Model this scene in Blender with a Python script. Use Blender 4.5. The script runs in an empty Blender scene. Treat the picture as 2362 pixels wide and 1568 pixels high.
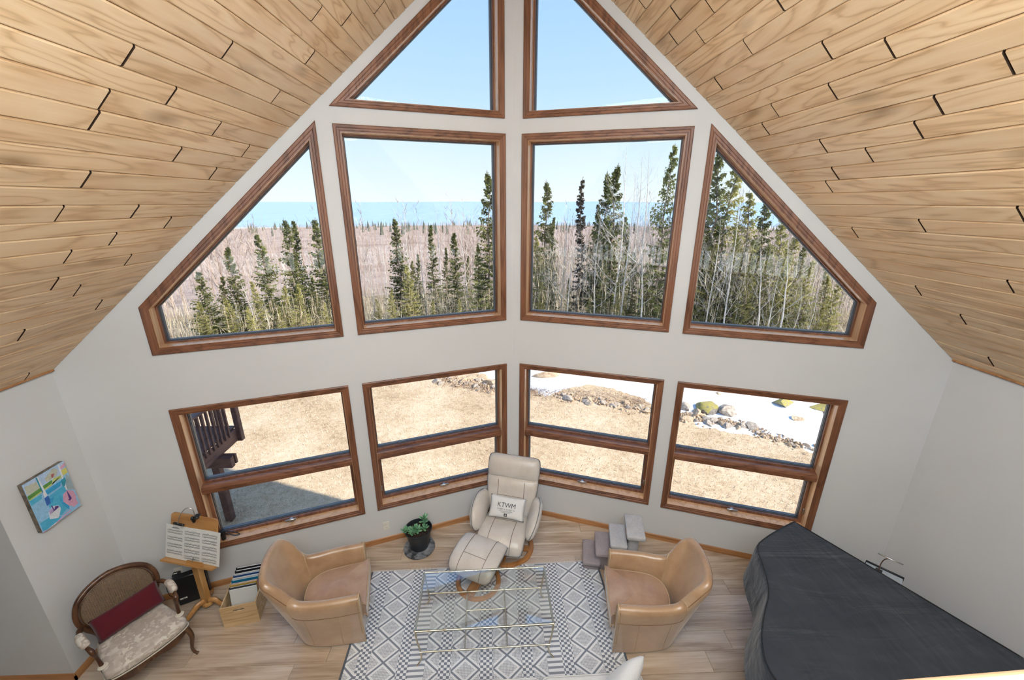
import bpy, bmesh, math, random
from mathutils import Vector, Matrix, noise as mnoise

sc = bpy.context.scene
COL = sc.collection
R_ = random.Random
PI = math.pi

# ------------------------------------------------------------------ camera
cam_data = bpy.data.cameras.new('camera')
cam = bpy.data.objects.new('camera', cam_data)
COL.objects.link(cam)
cam_data.sensor_width = 36.0
cam_data.lens = 36.0 * 953.96 / 2362.0
cam_data.clip_start = 0.02
cam_data.clip_end = 200000
CAM = Vector((-0.1634, 0.0, 3.857))
_p, _y, _r = -0.3225, 0.0334, 0.0014
_F = Vector((math.sin(_y) * math.cos(_p), math.cos(_y) * math.cos(_p), math.sin(_p)))
_R = Vector((math.cos(_y), -math.sin(_y), 0))
_U = _R.cross(_F)
_R, _U = _R * math.cos(_r) + _U * math.sin(_r), _U * math.cos(_r) - _R * math.sin(_r)
_m = Matrix((_R, _U, -_F)).transposed().to_4x4()
_m.translation = CAM
cam.matrix_world = _m
sc.camera = cam

# ------------------------------------------------------------------ sky, sun, exposure
SUN_DIR = Vector((0.922 * math.cos(math.radians(37)), -0.387 * math.cos(math.radians(37)), math.sin(math.radians(37)))).normalized()
world = bpy.data.worlds.new('sky_world')
sc.world = world
world.use_nodes = True
_nt = world.node_tree
_nt.nodes.clear()
_out = _nt.nodes.new('ShaderNodeOutputWorld')
_bg = _nt.nodes.new('ShaderNodeBackground')
# clear spring sky: pale at the horizon, deeper blue towards the zenith, the same all round
_tc = _nt.nodes.new('ShaderNodeTexCoord')
_sx = _nt.nodes.new('ShaderNodeSeparateXYZ')
_rm = _nt.nodes.new('ShaderNodeValToRGB')
_nt.links.new(_tc.outputs['Generated'], _sx.inputs[0])
_nt.links.new(_sx.outputs['Z'], _rm.inputs[0])
_el = _rm.color_ramp.elements
for _i, (_pos, _c) in enumerate(((0.0, (0.74, 0.81, 0.86)), (0.07, (0.64, 0.77, 0.88)), (0.22, (0.44, 0.645, 0.88)), (0.45, (0.30, 0.515, 0.86)), (1.0, (0.15, 0.32, 0.72)))):
    if _i > 1: _el.new(_pos)
    _el[_i].position = _pos; _el[_i].color = (*_c, 1)
_bg.inputs['Strength'].default_value = 1.22
_nt.links.new(_rm.outputs[0], _bg.inputs[0])
_nt.links.new(_bg.outputs[0], _out.inputs[0])

sun_data = bpy.data.lights.new('sun', 'SUN')
sun = bpy.data.objects.new('sun', sun_data)
COL.objects.link(sun)
sun_data.energy = 7.6
sun_data.angle = math.radians(0.6)
sun_data.color = (1.0, 0.93, 0.82)
sun.rotation_euler = SUN_DIR.to_track_quat('Z', 'Y').to_euler()
sun.location = (20, -8, 16)

def area_light(name, loc, target, sx, sy, power, color):
    d = bpy.data.lights.new(name, 'AREA')
    d.shape = 'RECTANGLE'; d.size = sx; d.size_y = sy; d.energy = power; d.color = color
    o = bpy.data.objects.new(name, d); COL.objects.link(o)
    o.location = loc
    o.rotation_euler = (Vector(target) - Vector(loc)).to_track_quat('-Z', 'Y').to_euler()
    return o
# added area lights that brighten the room, without fixtures, behind the camera
area_light('added_fill_down', (0.0, -0.9, 5.35), (0.0, -0.7, 2.0), 4.4, 3.6, 680, (0.80, 0.915, 1.0))

area_light('added_fill_up', (0.0, -2.0, 2.62), (0.0, -2.0, 5.0), 6.2, 3.6, 370, (0.76, 0.90, 1.0))  # second added fill, aimed up to brighten the plank ceiling; no fixture there

sc.view_settings.view_transform = 'Standard'
sc.view_settings.look = 'None'
sc.view_settings.exposure = 0.08
sc.view_settings.gamma = 1.0
sc.view_settings.use_curve_mapping = False
sc.cycles.use_denoising = True
sc.cycles.use_adaptive_sampling = True
sc.cycles.adaptive_threshold = 0.10
sc.cycles.adaptive_min_samples = 12
sc.cycles.max_bounces = 6
sc.cycles.diffuse_bounces = 3
sc.cycles.glossy_bounces = 3
sc.cycles.transparent_max_bounces = 14
sc.cycles.transmission_bounces = 3
sc.cycles.caustics_reflective = False
sc.cycles.caustics_refractive = False

# ------------------------------------------------------------------ node helpers
def lin(r, g, b):
    f = lambda c: (c / 255) / 12.92 if c / 255 <= 0.04045 else ((c / 255 + 0.055) / 1.055) ** 2.4
    return (f(r), f(g), f(b), 1.0)

class NT:
    def __init__(self, name):
        self.m = bpy.data.materials.new(name)
        self.m.use_nodes = True
        self.t = self.m.node_tree
        self.t.nodes.clear()
        self.out = self.n('OutputMaterial')
        self.b = None
    def n(self, kind, **kw):
        nd = self.t.nodes.new('ShaderNode' + kind)
        for k, v in kw.items():
            setattr(nd, k, v)
        return nd
    def l(self, a, b):
        self.t.links.new(a, b)
    def bsdf(self, col=(0.8, 0.8, 0.8, 1), rough=0.5, metal=0.0, spec=0.5):
        col = col if len(col) == 4 else (*col, 1)
        self.b = self.n('BsdfPrincipled')
        self.b.inputs['Base Color'].default_value = col
        self.b.inputs['Roughness'].default_value = rough
        self.b.inputs['Metallic'].default_value = metal
        self.b.inputs['Specular IOR Level'].default_value = spec
        self.l(self.b.outputs[0], self.out.inputs[0])
        return self.b
    def coord(self, kind='Object', scale=(1, 1, 1), rot=(0, 0, 0), rand=0.0):
        c = self.n('TexCoord')
        mp = self.n('Mapping')
        mp.inputs['Scale'].default_value = scale
        mp.inputs['Rotation'].default_value = rot
        self.l(c.outputs[kind], mp.inputs['Vector'])
        if rand:
            oi = self.n('ObjectInfo')
            mul = self.n('VectorMath', operation='MULTIPLY')
            cmb = self.n('CombineXYZ')
            r2 = self.n('Math', operation='FRACT'); r2b = self.n('Math', operation='MULTIPLY'); r2b.inputs[1].default_value = 7.31
            self.l(oi.outputs['Random'], r2b.inputs[0]); self.l(r2b.outputs[0], r2.inputs[0])
            self.l(oi.outputs['Random'], cmb.inputs[0]); self.l(r2.outputs[0], cmb.inputs[1]); self.l(oi.outputs['Random'], cmb.inputs[2])
            self.l(cmb.outputs[0], mul.inputs[0]); mul.inputs[1].default_value = (rand, rand, rand)
            self.l(mul.outputs[0], mp.inputs['Location'])
        return mp.outputs[0]
    def noise(self, vec, scale=5, detail=4, rough=0.5, dist=0.0):
        nd = self.n('TexNoise')
        nd.inputs['Scale'].default_value = scale
        nd.inputs['Detail'].default_value = detail
        nd.inputs['Roughness'].default_value = rough
        nd.inputs['Distortion'].default_value = dist
        if vec is not None: self.l(vec, nd.inputs['Vector'])
        return nd.outputs[0]
    def ramp(self, fac, stops):
        r = self.n('ValToRGB')
        e = r.color_ramp.elements
        while len(e) < len(stops): e.new(0.5)
        for i, (p, c) in enumerate(stops):
            e[i].position = p
            e[i].color = c if len(c) == 4 else (*c, 1)
        self.l(fac, r.inputs[0])
        return r.outputs[0]
    def math(self, op, a, b=None, c=None, clamp=False):
        m = self.n('Math', operation=op, use_clamp=clamp)
        for i, v in enumerate((a, b, c)):
            if v is None: continue
            if isinstance(v, (int, float)): m.inputs[i].default_value = v
            else: self.l(v, m.inputs[i])
        return m.outputs[0]
    def mix(self, fac, a, b, blend='MIX'):
        m = self.n('Mix', data_type='RGBA', blend_type=blend)
        for sock, v in ((m.inputs[0], fac), (m.inputs[6], a), (m.inputs[7], b)):
            if isinstance(v, (int, float)): sock.default_value = v
            elif isinstance(v, tuple): sock.default_value = v if len(v) == 4 else (*v, 1)
            else: self.l(v, sock)
        return m.outputs[2]
    def bump(self, h, strength=0.2, dist=0.01):
        bp = self.n('Bump')
        bp.inputs['Strength'].default_value = strength
        bp.inputs['Distance'].default_value = dist
        self.l(h, bp.inputs['Height'])
        self.l(bp.outputs[0], self.b.inputs['Normal'])
    def sep(self, vec):
        s = self.n('SeparateXYZ'); self.l(vec, s.inputs[0]); return s.outputs
    def rnd(self):
        return self.n('ObjectInfo').outputs['Random']
    def base(self, c): self.l(c, self.b.inputs['Base Color'])

def plain(name, col, rough=0.5, metal=0.0, var=0.08, scale=12, bump=0.0, bscale=60, spec=0.5, coat=0.0):
    k = NT(name); k.bsdf(col, rough, metal, spec)
    v = k.coord()
    d = tuple(max(0, c * (1 - var)) for c in col[:3]); u = tuple(min(1, c * (1 + var)) for c in col[:3])
    k.base(k.ramp(k.noise(v, scale, 3), [(0.3, d), (0.7, u)]))
    if bump: k.bump(k.noise(v, bscale, 3), bump, 0.004)
    if coat: k.b.inputs['Coat Weight'].default_value = coat
    return k.m

def wood(name, dark, mid, light, axis=0, rough=0.42, rand=9.0, stretch=9.0, knots=0.0, fine=1.0, varamt=0.16, lines=0.0, ring=5.0):
    """grain runs along local axis 0/1/2"""
    k = NT(name); k.bsdf(mid, rough)
    s = [stretch, stretch, stretch]; s[axis] = 1.0
    v = k.coord('Object', tuple(s), rand=rand)
    big = k.noise(v, 0.55, 3, 0.5, 0.6)
    rings = k.math('FRACT', k.math('MULTIPLY', big, ring))
    rings = k.math('ABSOLUTE', k.math('SUBTRACT', k.math('MULTIPLY', rings, 2.0), 1.0))
    s2 = [70 * fine] * 3; s2[axis] = 1.6
    v2 = k.coord('Object', tuple(s2), rand=rand)
    fib = k.noise(v2, 1.0, 4, 0.6)
    f = k.math('ADD', k.math('MULTIPLY', rings, 0.42), k.math('MULTIPLY', fib, 0.58))
    c = k.ramp(f, [(0.18, dark), (0.42, mid), (0.8, light)])
    if lines:
        ln = k.ramp(rings, [(0.0, (1, 1, 1)), (0.30, (0, 0, 0))])
        c = k.mix(k.math('MULTIPLY', ln, lines), c, (dark[0] * 0.62, dark[1] * 0.52, dark[2] * 0.42, 1))
    if knots:
        v3 = k.coord('Object', tuple(2.6 if i == axis else 7.0 for i in range(3)), rand=rand)
        vo = k.n('TexVoronoi'); vo.inputs['Scale'].default_value = 0.55; k.l(v3, vo.inputs['Vector'])
        kn = k.ramp(vo.outputs['Distance'], [(0.03, (1, 1, 1)), (0.24, (0, 0, 0))])
        c = k.mix(k.math('MULTIPLY', kn, knots), c, (dark[0] * 0.45, dark[1] * 0.4, dark[2] * 0.35, 1))
        bl = k.ramp(k.noise(k.coord('Object', tuple(1.2 if i == axis else 3.5 for i in range(3)), rand=rand), 1.3, 2), [(0.5, (0, 0, 0)), (0.72, (1, 1, 1))])
        c = k.mix(k.math('MULTIPLY', bl, 0.35), c, (dark[0], dark[1] * 0.9, dark[2] * 0.85, 1))
    hv = k.n('HueSaturation')
    k.l(c, hv.inputs['Color'])
    k.l(k.math('ADD', k.math('MULTIPLY', k.rnd(), 2 * varamt), 1 - varamt), hv.inputs['Value'])
    k.base(hv.outputs[0])
    k.bump(fib, 0.12, 0.002)
    return k.m

# ------------------------------------------------------------------ mesh helpers
def link(o, parent=None):
    COL.objects.link(o)
    if parent is not None: o.parent = parent
    return o

class MB:
    def __init__(self): self.v = []; self.f = []
    def add(self, vs, fs):
        b = len(self.v)
        self.v += [tuple(p) for p in vs]
        self.f += [tuple(b + i for i in q) for q in fs]
        return self
    def box(self, c, s, rot=None, bev=0.0):
        x, y, z = s[0] / 2, s[1] / 2, s[2] / 2
        c = Vector(c)
        M = rot if rot is not None else Matrix.Identity(3)
        b = min(bev, x * .98, y * .98, z * .98)
        if b <= 0:
            P = [c + M @ Vector((sx * x, sy * y, sz * z)) for sx in (-1, 1) for sy in (-1, 1) for sz in (-1, 1)]
            return self.add(P, [(0, 1, 3, 2), (4, 6, 7, 5), (0, 4, 5, 1), (2, 3, 7, 6), (0, 2, 6, 4), (1, 5, 7, 3)])
        P = []; idx = {}
        for sx in (-1, 1):
            for sy in (-1, 1):
                for sz in (-1, 1):
                    for ax in range(3):
                        q = [sx * x, sy * y, sz * z]
                        for k in range(3):
                            if k != ax: q[k] -= math.copysign(b, q[k])
                        idx[(sx, sy, sz, ax)] = len(P); P.append(c + M @ Vector(q))
        F = []
        for ax in range(3):
            o = [k for k in range(3) if k != ax]
            for s_ in (-1, 1):
                ring = []
                for (a, b2) in ((-1, -1), (1, -1), (1, 1), (-1, 1)):
                    kk = [0, 0, 0]; kk[ax] = s_; kk[o[0]] = a; kk[o[1]] = b2
                    ring.append(idx[(*kk, ax)])
                flip = (s_ < 0) ^ (ax == 1)
                F.append(tuple(ring[::-1] if flip else ring))
        for ax in range(3):       # edges parallel to ax
            o = [k for k in range(3) if k != ax]
            for a in (-1, 1):
                for b2 in (-1, 1):
                    k0 = [0] * 3; k0[ax] = -1; k0[o[0]] = a; k0[o[1]] = b2
                    k1 = list(k0); k1[ax] = 1
                    F.append((idx[(*k0, o[0])], idx[(*k1, o[0])], idx[(*k1, o[1])], idx[(*k0, o[1])]))
        for sx in (-1, 1):
            for sy in (-1, 1):
                for sz in (-1, 1):
                    F.append(tuple(idx[(sx, sy, sz, a)] for a in range(3)))
        return self.add(P, F)
    def tube(self, pts, r, n=8, caps=True, closed=False, squash=1.0, upv=None):
        pts = [Vector(p) for p in pts]
        N = len(pts)
        rr = r if isinstance(r, (list, tuple)) else [r] * N
        rings = []
        prev = None
        for i, p in enumerate(pts):
            if closed: t = pts[(i + 1) % N] - pts[i - 1]
            else: t = pts[min(i + 1, N - 1)] - pts[max(i - 1, 0)]
            t = t.normalized() if t.length > 1e-9 else Vector((0, 0, 1))
            if prev is None:
                a = Vector(upv) if upv is not None else (Vector((0, 0, 1)) if abs(t.z) < 0.9 else Vector((1, 0, 0)))
                u = (a - t * a.dot(t)).normalized()
            else:
                u = (prev - t * prev.dot(t))
                u = u.normalized() if u.length > 1e-6 else prev
            w = t.cross(u)
            prev = u
            rings.append([p + (u * math.cos(2 * PI * k / n) * squash + w * math.sin(2 * PI * k / n)) * rr[i] for k in range(n)])
        return self.loft(rings, caps and not closed, closed)
    def loft(self, rings, caps=True, closed=False):
        n = len(rings[0]); N = len(rings)
        vs = [p for r in rings for p in r]; fs = []
        for i in range(N if closed else N - 1):
            j = (i + 1) % N
            for k in range(n):
                l_ = (k + 1) % n
                fs.append((i * n + k, i * n + l_, j * n + l_, j * n + k))
        if caps:
            fs.append(tuple(range(n))[::-1]); fs.append(tuple((N - 1) * n + k for k in range(n)))
        return self.add(vs, fs)
    def lathe(self, prof, n=24, c=(0, 0, 0), caps=True):
        c = Vector(c)
        return self.loft([[c + Vector((r * math.cos(2 * PI * k / n), r * math.sin(2 * PI * k / n), z)) for k in range(n)] for r, z in prof], caps)
    def grid(self, fn, nu, nv, wrap=False):
        vs = [fn(i / nu, j / nv) for j in range(nv + 1) for i in range(nu + 1)]
        fs = [(j * (nu + 1) + i, j * (nu + 1) + i + 1, (j + 1) * (nu + 1) + i + 1, (j + 1) * (nu + 1) + i) for j in range(nv) for i in range(nu)]
        return self.add(vs, fs)
    def slab(self, poly_out, poly_in, n0, n1):
        """ring of quads between two loops (lists of 3-D points as functions of depth)"""
        k = len(poly_out)
        vs = poly_out + poly_in + n0 + n1
        fs = []
        for i in range(k):
            j = (i + 1) % k
            fs += [(i, j, k + j, k + i), (2 * k + i, 3 * k + i, 3 * k + j, 2 * k + j), (i, 2 * k + i, 2 * k + j, j), (k + i, k + j, 3 * k + j, 3 * k + i)]
        return self.add(vs, fs)
    def mesh(self, name, mat=None, smooth=None):
        me = bpy.data.meshes.new(name)
        me.from_pydata(self.v, [], self.f)
        bm = bmesh.new(); bm.from_mesh(me)
        bmesh.ops.recalc_face_normals(bm, faces=bm.faces[:])
        bm.to_mesh(me); bm.free()
        if smooth is not None:
            for p in me.polygons: p.use_smooth = True
            me.set_sharp_from_angle(angle=math.radians(smooth))
        if mat: me.materials.append(mat)
        return me
    def build(self, name, mat, parent=None, smooth=40, sub=0, loc=None, rot=None):
        o = bpy.data.objects.new(name, self.mesh(name, mat, smooth))
        link(o, parent)
        if loc is not None: o.location = loc
        if rot is not None: o.rotation_euler = rot
        if sub:
            md = o.modifiers.new('subdivision', 'SUBSURF'); md.levels = sub; md.render_levels = sub
        return o

def tag(o, label=None, cat=None, group=None, kind=None):
    if label: o['label'] = label
    if cat: o['category'] = cat
    if group: o['group'] = group
    if kind: o['kind'] = kind
    return o

def empty(name, loc=(0, 0, 0), rz=0.0, label=None, cat=None, group=None, kind=None):
    o = bpy.data.objects.new(name, None)
    o.empty_display_size = 0.1
    COL.objects.link(o)
    o.location = loc; o.rotation_euler = (0, 0, rz)
    return tag(o, label, cat, group, kind)

def copy_tree(o, parent=None):
    c = o.copy(); COL.objects.link(c)
    c.parent = parent
    for ch in list(o.children): copy_tree(ch, c)
    return c

def smoothstep(a, b, x):
    t = max(0.0, min(1.0, (x - a) / (b - a))); return t * t * (3 - 2 * t)

def catmull(pts, n=6, closed=False):
    P = [Vector(p) for p in pts]; N = len(P); out = []
    for i in range(N if closed else N - 1):
        if closed: p0, p1, p2, p3 = P[i - 1], P[i], P[(i + 1) % N], P[(i + 2) % N]
        else: p0, p1, p2, p3 = P[max(i - 1, 0)], P[i], P[i + 1], P[min(i + 2, N - 1)]
        for k in range(n):
            t = k / n
            out.append(0.5 * ((2 * p1) + (p2 - p0) * t + (2 * p0 - 5 * p1 + 4 * p2 - p3) * t * t + (3 * p1 - p0 - 3 * p2 + p3) * t ** 3))
    if not closed: out.append(P[-1])
    return out

# ------------------------------------------------------------------ materials of the shell
def wall_mat(name, col):
    k = NT(name); k.bsdf(col, 0.62, spec=0.35)
    v = k.coord()
    k.base(k.ramp(k.noise(v, 1.4, 3), [(0.3, tuple(c * 0.975 for c in col[:3])), (0.7, tuple(min(1, c * 1.02) for c in col[:3]))]))
    k.bump(k.noise(v, 180, 2), 0.05, 0.002)
    return k.m
M_wall = wall_mat('wall_paint', (0.685, 0.68, 0.68, 1))
M_ceil = wood('ceiling_pine', (0.64, 0.40, 0.205, 1), (0.82, 0.57, 0.33, 1), (0.88, 0.655, 0.415, 1), axis=1, rough=0.40, knots=0.7, varamt=0.08, stretch=7, lines=0.20, ring=9.0)
M_groove = plain('ceiling_backing', (0.016, 0.008, 0.004, 1), 0.9)
M_endgrain = plain('dark_end_grain', (0.045, 0.020, 0.008, 1), 0.9)
M_case = wood('casing_oak', (0.095, 0.036, 0.018, 1), (0.195, 0.078, 0.040, 1), (0.27, 0.115, 0.058, 1), axis=0, rough=0.36, stretch=12, varamt=0.06, fine=1.4)
M_caseV = wood('casing_oak_upright', (0.095, 0.036, 0.018, 1), (0.195, 0.078, 0.040, 1), (0.27, 0.115, 0.058, 1), axis=2, rough=0.36, stretch=12, varamt=0.06, fine=1.4)
M_jamb = wood('jamb_pine', (0.52, 0.28, 0.13, 1), (0.68, 0.40, 0.21, 1), (0.75, 0.47, 0.27, 1), axis=2, rough=0.24, stretch=12, varamt=0.05)
M_gasket = plain('glazing_gasket', (0.06, 0.065, 0.075, 1), 0.45)
M_cladding = plain('aluminium_cladding', (0.13, 0.14, 0.155, 1), 0.45, metal=0.15)
M_metal = plain('brushed_nickel', (0.48, 0.46, 0.44, 1), 0.32, metal=1.0)
M_base = wood('baseboard_oak', (0.30, 0.12, 0.04, 1), (0.46, 0.21, 0.08, 1), (0.54, 0.27, 0.11, 1), axis=0, rough=0.4, stretch=12, varamt=0.05)
M_plastic = plain('ivory_plastic', (0.78, 0.74, 0.66, 1), 0.35)

def glass_mat(name, tint=(0.985, 0.992, 0.99, 1), base=0.009, edge=0.4):
    k = NT(name)
    tr = k.n('BsdfTransparent'); tr.inputs[0].default_value = tint
    gl = k.n('BsdfGlossy'); gl.inputs['Roughness'].default_value = 0.0; gl.inputs['Color'].default_value = (1, 1, 1, 1)
    lw = k.n('LayerWeight'); lw.inputs['Blend'].default_value = 0.5
    f = k.math('ADD', k.math('MULTIPLY', k.math('POWER', lw.outputs['Facing'], 4.0), edge), base)
    mx = k.n('MixShader')
    k.l(f, mx.inputs[0]); k.l(tr.outputs[0], mx.inputs[1]); k.l(gl.outputs[0], mx.inputs[2])
    k.l(mx.outputs[0], k.out.inputs[0])
    return k.m
M_glass = glass_mat('window_glass')

# ------------------------------------------------------------------ room dimensions
AN = 0.3276                       # each prow wall leans back by this angle
CA, SA = math.cos(AN), math.sin(AN)
APEX = Vector((0, 4.5, 0))
UC = 3.9946
HALF = UC * CA                    # 3.782
YC = 4.5 - UC * SA                # front corners of the side walls
EAVE = 2.572
SLOPE = 0.9886
RIDGE = EAVE + SLOPE * HALF
BACK = -4.2
def wallpt(side, u, z, d=0.0):
    """point on a prow wall; side -1 left / +1 right, u from the apex, d into the room"""
    return Vector((side * u * CA + (-side) * SA * d, 4.5 - u * SA - CA * d, z))

# ------------------------------------------------------------------ windows of the prow walls
# outer edge of each casing in wall coordinates (u from apex, z)
MSL = (4.499 - 3.0255) / (3.315 - 1.785)
def win_poly(kind):
    if kind == 'low_far': return [(3.315, 0.475), (1.806, 0.475), (1.806, 2.076), (3.315, 2.076)]
    if kind == 'low_near': return [(1.671, 0.475), (0.083, 0.475), (0.083, 2.076), (1.671, 2.076)]
    if kind == 'mid_far': return [(3.315, 2.602), (1.785, 2.602), (1.785, 4.499), (3.315, 3.0255)]
    if kind == 'mid_near': return [(1.6526, 2.602), (0.0883, 2.602), (0.0883, 4.485), (1.6526, 4.485)]
    return [(1.661, 4.618), (0.0974, 4.618), (0.0974, 4.618 + 0.945 * (1.661 - 0.0974))]

def inset(poly, d):
    """offset a polygon (order: clockwise seen from the room on the left wall) inwards by d"""
    n = len(poly); A = sum(poly[i][0] * poly[(i + 1) % n][1] - poly[(i + 1) % n][0] * poly[i][1] for i in range(n))
    s = 1 if A > 0 else -1
    out = []
    for i in range(n):
        p0, p1, p2 = Vector(poly[i - 1]), Vector(poly[i]), Vector(poly[(i + 1) % n])
        e1, e2 = (p1 - p0).normalized(), (p2 - p1).normalized()
        n1, n2 = Vector((-e1.y, e1.x)) * s, Vector((-e2.y, e2.x)) * s
        b = n1 + n2
        k = d / max(0.12, (1 + n1.dot(n2)))
        out.append((p1.x + b.x * k, p1.y + b.y * k))
    return out

CASE_W = 0.061
def ring_part(name, mat, parent, side, po, pi, d0, d1, smooth=30):
    m = MB()
    P = lambda poly, d: [wallpt(side, u, z, d) for u, z in poly]
    m.slab(P(po, d0), P(pi, d0), P(po, d1), P(pi, d1))
    return m.build(name, mat, parent, smooth)

def casing_boards(par, side, poly):
    """mitred casing boards with a stepped profile, one object each"""
    n = len(poly)
    prof = [(0.0, 0.0), (0.0, 0.017), (0.006, 0.021), (0.024, 0.019), (0.030, 0.015), (0.046, 0.014), (0.051, 0.011), (CASE_W, 0.011), (CASE_W, 0.0)]
    loops = [[wallpt(side, u, z, d + 0.0005) for u, z in inset(poly, w)] for w, d in prof]
    for i in range(n):
        j = (i + 1) % n
        m = MB()
        k = len(prof)
        vs = [lp[i] for lp in loops] + [lp[j] for lp in loops]
        fs = [(a, a + 1, k + a + 1, k + a) for a in range(k - 1)] + [(k - 1, 0, k, 2 * k - 1), tuple(range(k)), tuple(range(k, 2 * k))]
        m.add(vs, fs)
        horiz = abs(poly[i][1] - poly[j][1]) < abs(poly[i][0] - poly[j][0]) * 0.5
        m.build('casing', M_case if horiz else M_caseV, par, 25)

def pane_part(par, side, poly, d):
    m = MB()
    a = [wallpt(side, u, z, d) for u, z in poly]; b = [wallpt(side, u, z, d - 0.005) for u, z in poly]
    m.loft([a, b])
    return m.build('pane', M_glass, par, None)

def rectpoly(u0, u1, z0, z1): return [(u1, z0), (u0, z0), (u0, z1), (u1, z1)]

def crank(par, side, u, z):
    c = MB()
    o = lambda du, dz, d: wallpt(side, u + du, z + dz, d)
    c.tube([o(0, 0, -0.075), o(0, 0.004, -0.052)], [0.021, 0.017], 10)
    c.tube([o(0, 0.004, -0.055), o(0, 0.022, -0.035)], 0.008, 8)
    c.tube([o(-0.055, 0.022, -0.042), o(-0.03, 0.024, -0.034), o(0, 0.025, -0.033), o(0.03, 0.024, -0.034), o(0.055, 0.022, -0.042)], [0.007, 0.011, 0.012, 0.011, 0.007], 8)
    return c.build('crank_handle', M_metal, par, 50)

WIN_NO = 0
def make_window(side, kind, label):
    global WIN_NO
    WIN_NO += 1
    par = empty('window_%d' % WIN_NO, (0, 0, 0), kind='structure')
    tag(par, label, 'window')
    poly = win_poly(kind)
    casing_boards(par, side, poly)
    ring_part('jamb', M_jamb, par, side, inset(poly, 0.053), inset(poly, CASE_W + 0.003), 0.006, -0.185)
    def sash(pg, d, w=0.014, name='sash'):
        s = ring_part(name, M_caseV, par, side, pg, inset(pg, w), d, d - 0.040)
        ring_part('gasket', M_gasket, s, side, inset(pg, w - 0.003), inset(pg, w + 0.006), d - 0.030, d - 0.042)
        ring_part('cladding', M_cladding, s, side, inset(pg, w - 0.003), inset(pg, w + 0.008), d - 0.050, d - 0.085)
        pane_part(par, side, inset(pg, w + 0.002), d - 0.043)
    if kind.startswith('low'):
        ins = inset(poly, CASE_W + 0.002)
        u1, u0 = ins[0][0], ins[1][0]; z0, z1 = ins[0][1], ins[2][1]
        zm0, zm1 = 1.128, 1.205
        m = MB()
        sec = [(zm0, 0.0), (zm0 + 0.045, 0.004), (zm0 + 0.05, -0.004), (zm0 + 0.062, -0.008), (zm0 + 0.066, -0.018), (zm1, -0.024), (zm1, -0.165), (zm0, -0.165)]
        m.loft([[wallpt(side, u, z, d - 0.008) for z, d in sec] for u in (u0, u1)])
        m.build('transom_rail', M_case, par, 25)
        sash(rectpoly(u0, u1, zm1, z1), -0.088, 0.016)
        sash(rectpoly(u0, u1, z0, zm0), -0.095, 0.030)
        crank(par, side, (u0 + u1) / 2, z0 + 0.024)
        m = MB()
        for dd in (0.0,):
            m.box(wallpt(side, u1 - 0.010, z0 + 0.16, -0.085), (0.014, 0.02, 0.07), Matrix.Rotation(-side * AN, 3, 'Z'), 0.004)
        m.build('sash_lock', M_metal, par, 40)
    else:
        sash(inset(poly, CASE_W + 0.002), -0.100, 0.014)
    return par

WINS = [
    (-1, 'mid_far', 'sloped-top left window over the deck side, oak casing'),
    (-1, 'mid_near', 'square upper window left of the prow edge, view of lake'),
    (-1, 'top', 'triangular peak window left of the prow edge'),
    (1, 'top', 'triangular peak window right of the prow edge'),
    (1, 'mid_near', 'square upper window right of the prow edge, view of spruces'),
    (1, 'mid_far', 'sloped-top right window filled with dense woods'),
    (-1, 'low_far', 'lower window behind the music stand, deck railing outside'),
    (-1, 'low_near', 'lower window left of the cream recliner'),
    (1, 'low_near', 'lower window right of the cream recliner'),
    (1, 'low_far', 'lower window behind the covered piano, snow outside'),
]
for w in WINS: make_window(*w)

# ------------------------------------------------------------------ prow walls with openings
def prow_wall(side, name, label):
    bm = bmesh.new()
    def loop(poly):
        vs = [bm.verts.new(wallpt(side, u, z, 0)) for u, z in poly]
        return [bm.edges.new((vs[i], vs[(i + 1) % len(vs)])) for i in range(len(vs))]
    E = loop([(0, 0), (UC, 0), (UC, EAVE + 0.0), (0, RIDGE)])
    for s, kind, _ in WINS:
        if s == side: E += loop(inset(win_poly(kind), 0.052))
    bmesh.ops.triangle_fill(bm, edges=E, use_beauty=True)
    n_out = Vector((side * SA, CA, 0))
    for f in bm.faces:
        f.normal_update()
    ret = bmesh.ops.extrude_face_region(bm, geom=bm.faces[:])
    bmesh.ops.translate(bm, verts=[v for v in ret['geom'] if isinstance(v, bmesh.types.BMVert)], vec=n_out * 0.19)
    bmesh.ops.recalc_face_normals(bm, faces=bm.faces[:])
    me = bpy.data.meshes.new(name); bm.to_mesh(me); bm.free()
    me.materials.append(M_wall)
    o = bpy.data.objects.new(name, me); link(o)
    tag(o, label, 'wall', kind='structure')
    return o
prow_wall(-1, 'wall_front_left', 'left half of the angled window wall')
prow_wall(1, 'wall_front_right', 'right half of the angled window wall')

# ------------------------------------------------------------------ side walls, back, loft
def sbox(name, c, s, mat, label=None, cat='wall', rot=None, bev=0.0):
    o = MB().box(c, s, rot, bev).build(name, mat, None, None)
    return tag(o, label, cat, kind='structure')
YE = 2.547                                         # outside corner where the left wall turns away
sbox('wall_left', (-HALF - 0.06, (YC + YE) / 2 + 0.02, 1.32), (0.12, YC - YE + 0.04, 2.64), M_wall, 'short left side wall carrying the painting')
sbox('wall_left_return', (-HALF - 0.12 - 0.9, YE + 0.06, 1.32), (1.8, 0.12, 2.64), M_wall, 'wall turning away to the left at the picture edge')
sbox('wall_left_far', (-HALF - 1.86, (YE + BACK) / 2, 1.32), (0.12, YE - BACK, 2.64), M_wall, 'far left wall of the alcove')
sbox('ceiling_alcove', (-HALF - 0.96, (YE + BACK) / 2, 2.62), (1.92, YE - BACK, 0.05), M_wall, 'flat white ceiling over the left alcove', 'ceiling')
sbox('wall_right', (HALF + 0.06, (YC + BACK) / 2, 1.32), (0.12, YC - BACK, 2.64), M_wall, 'long white right side wall behind the piano')
m = MB()
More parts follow.
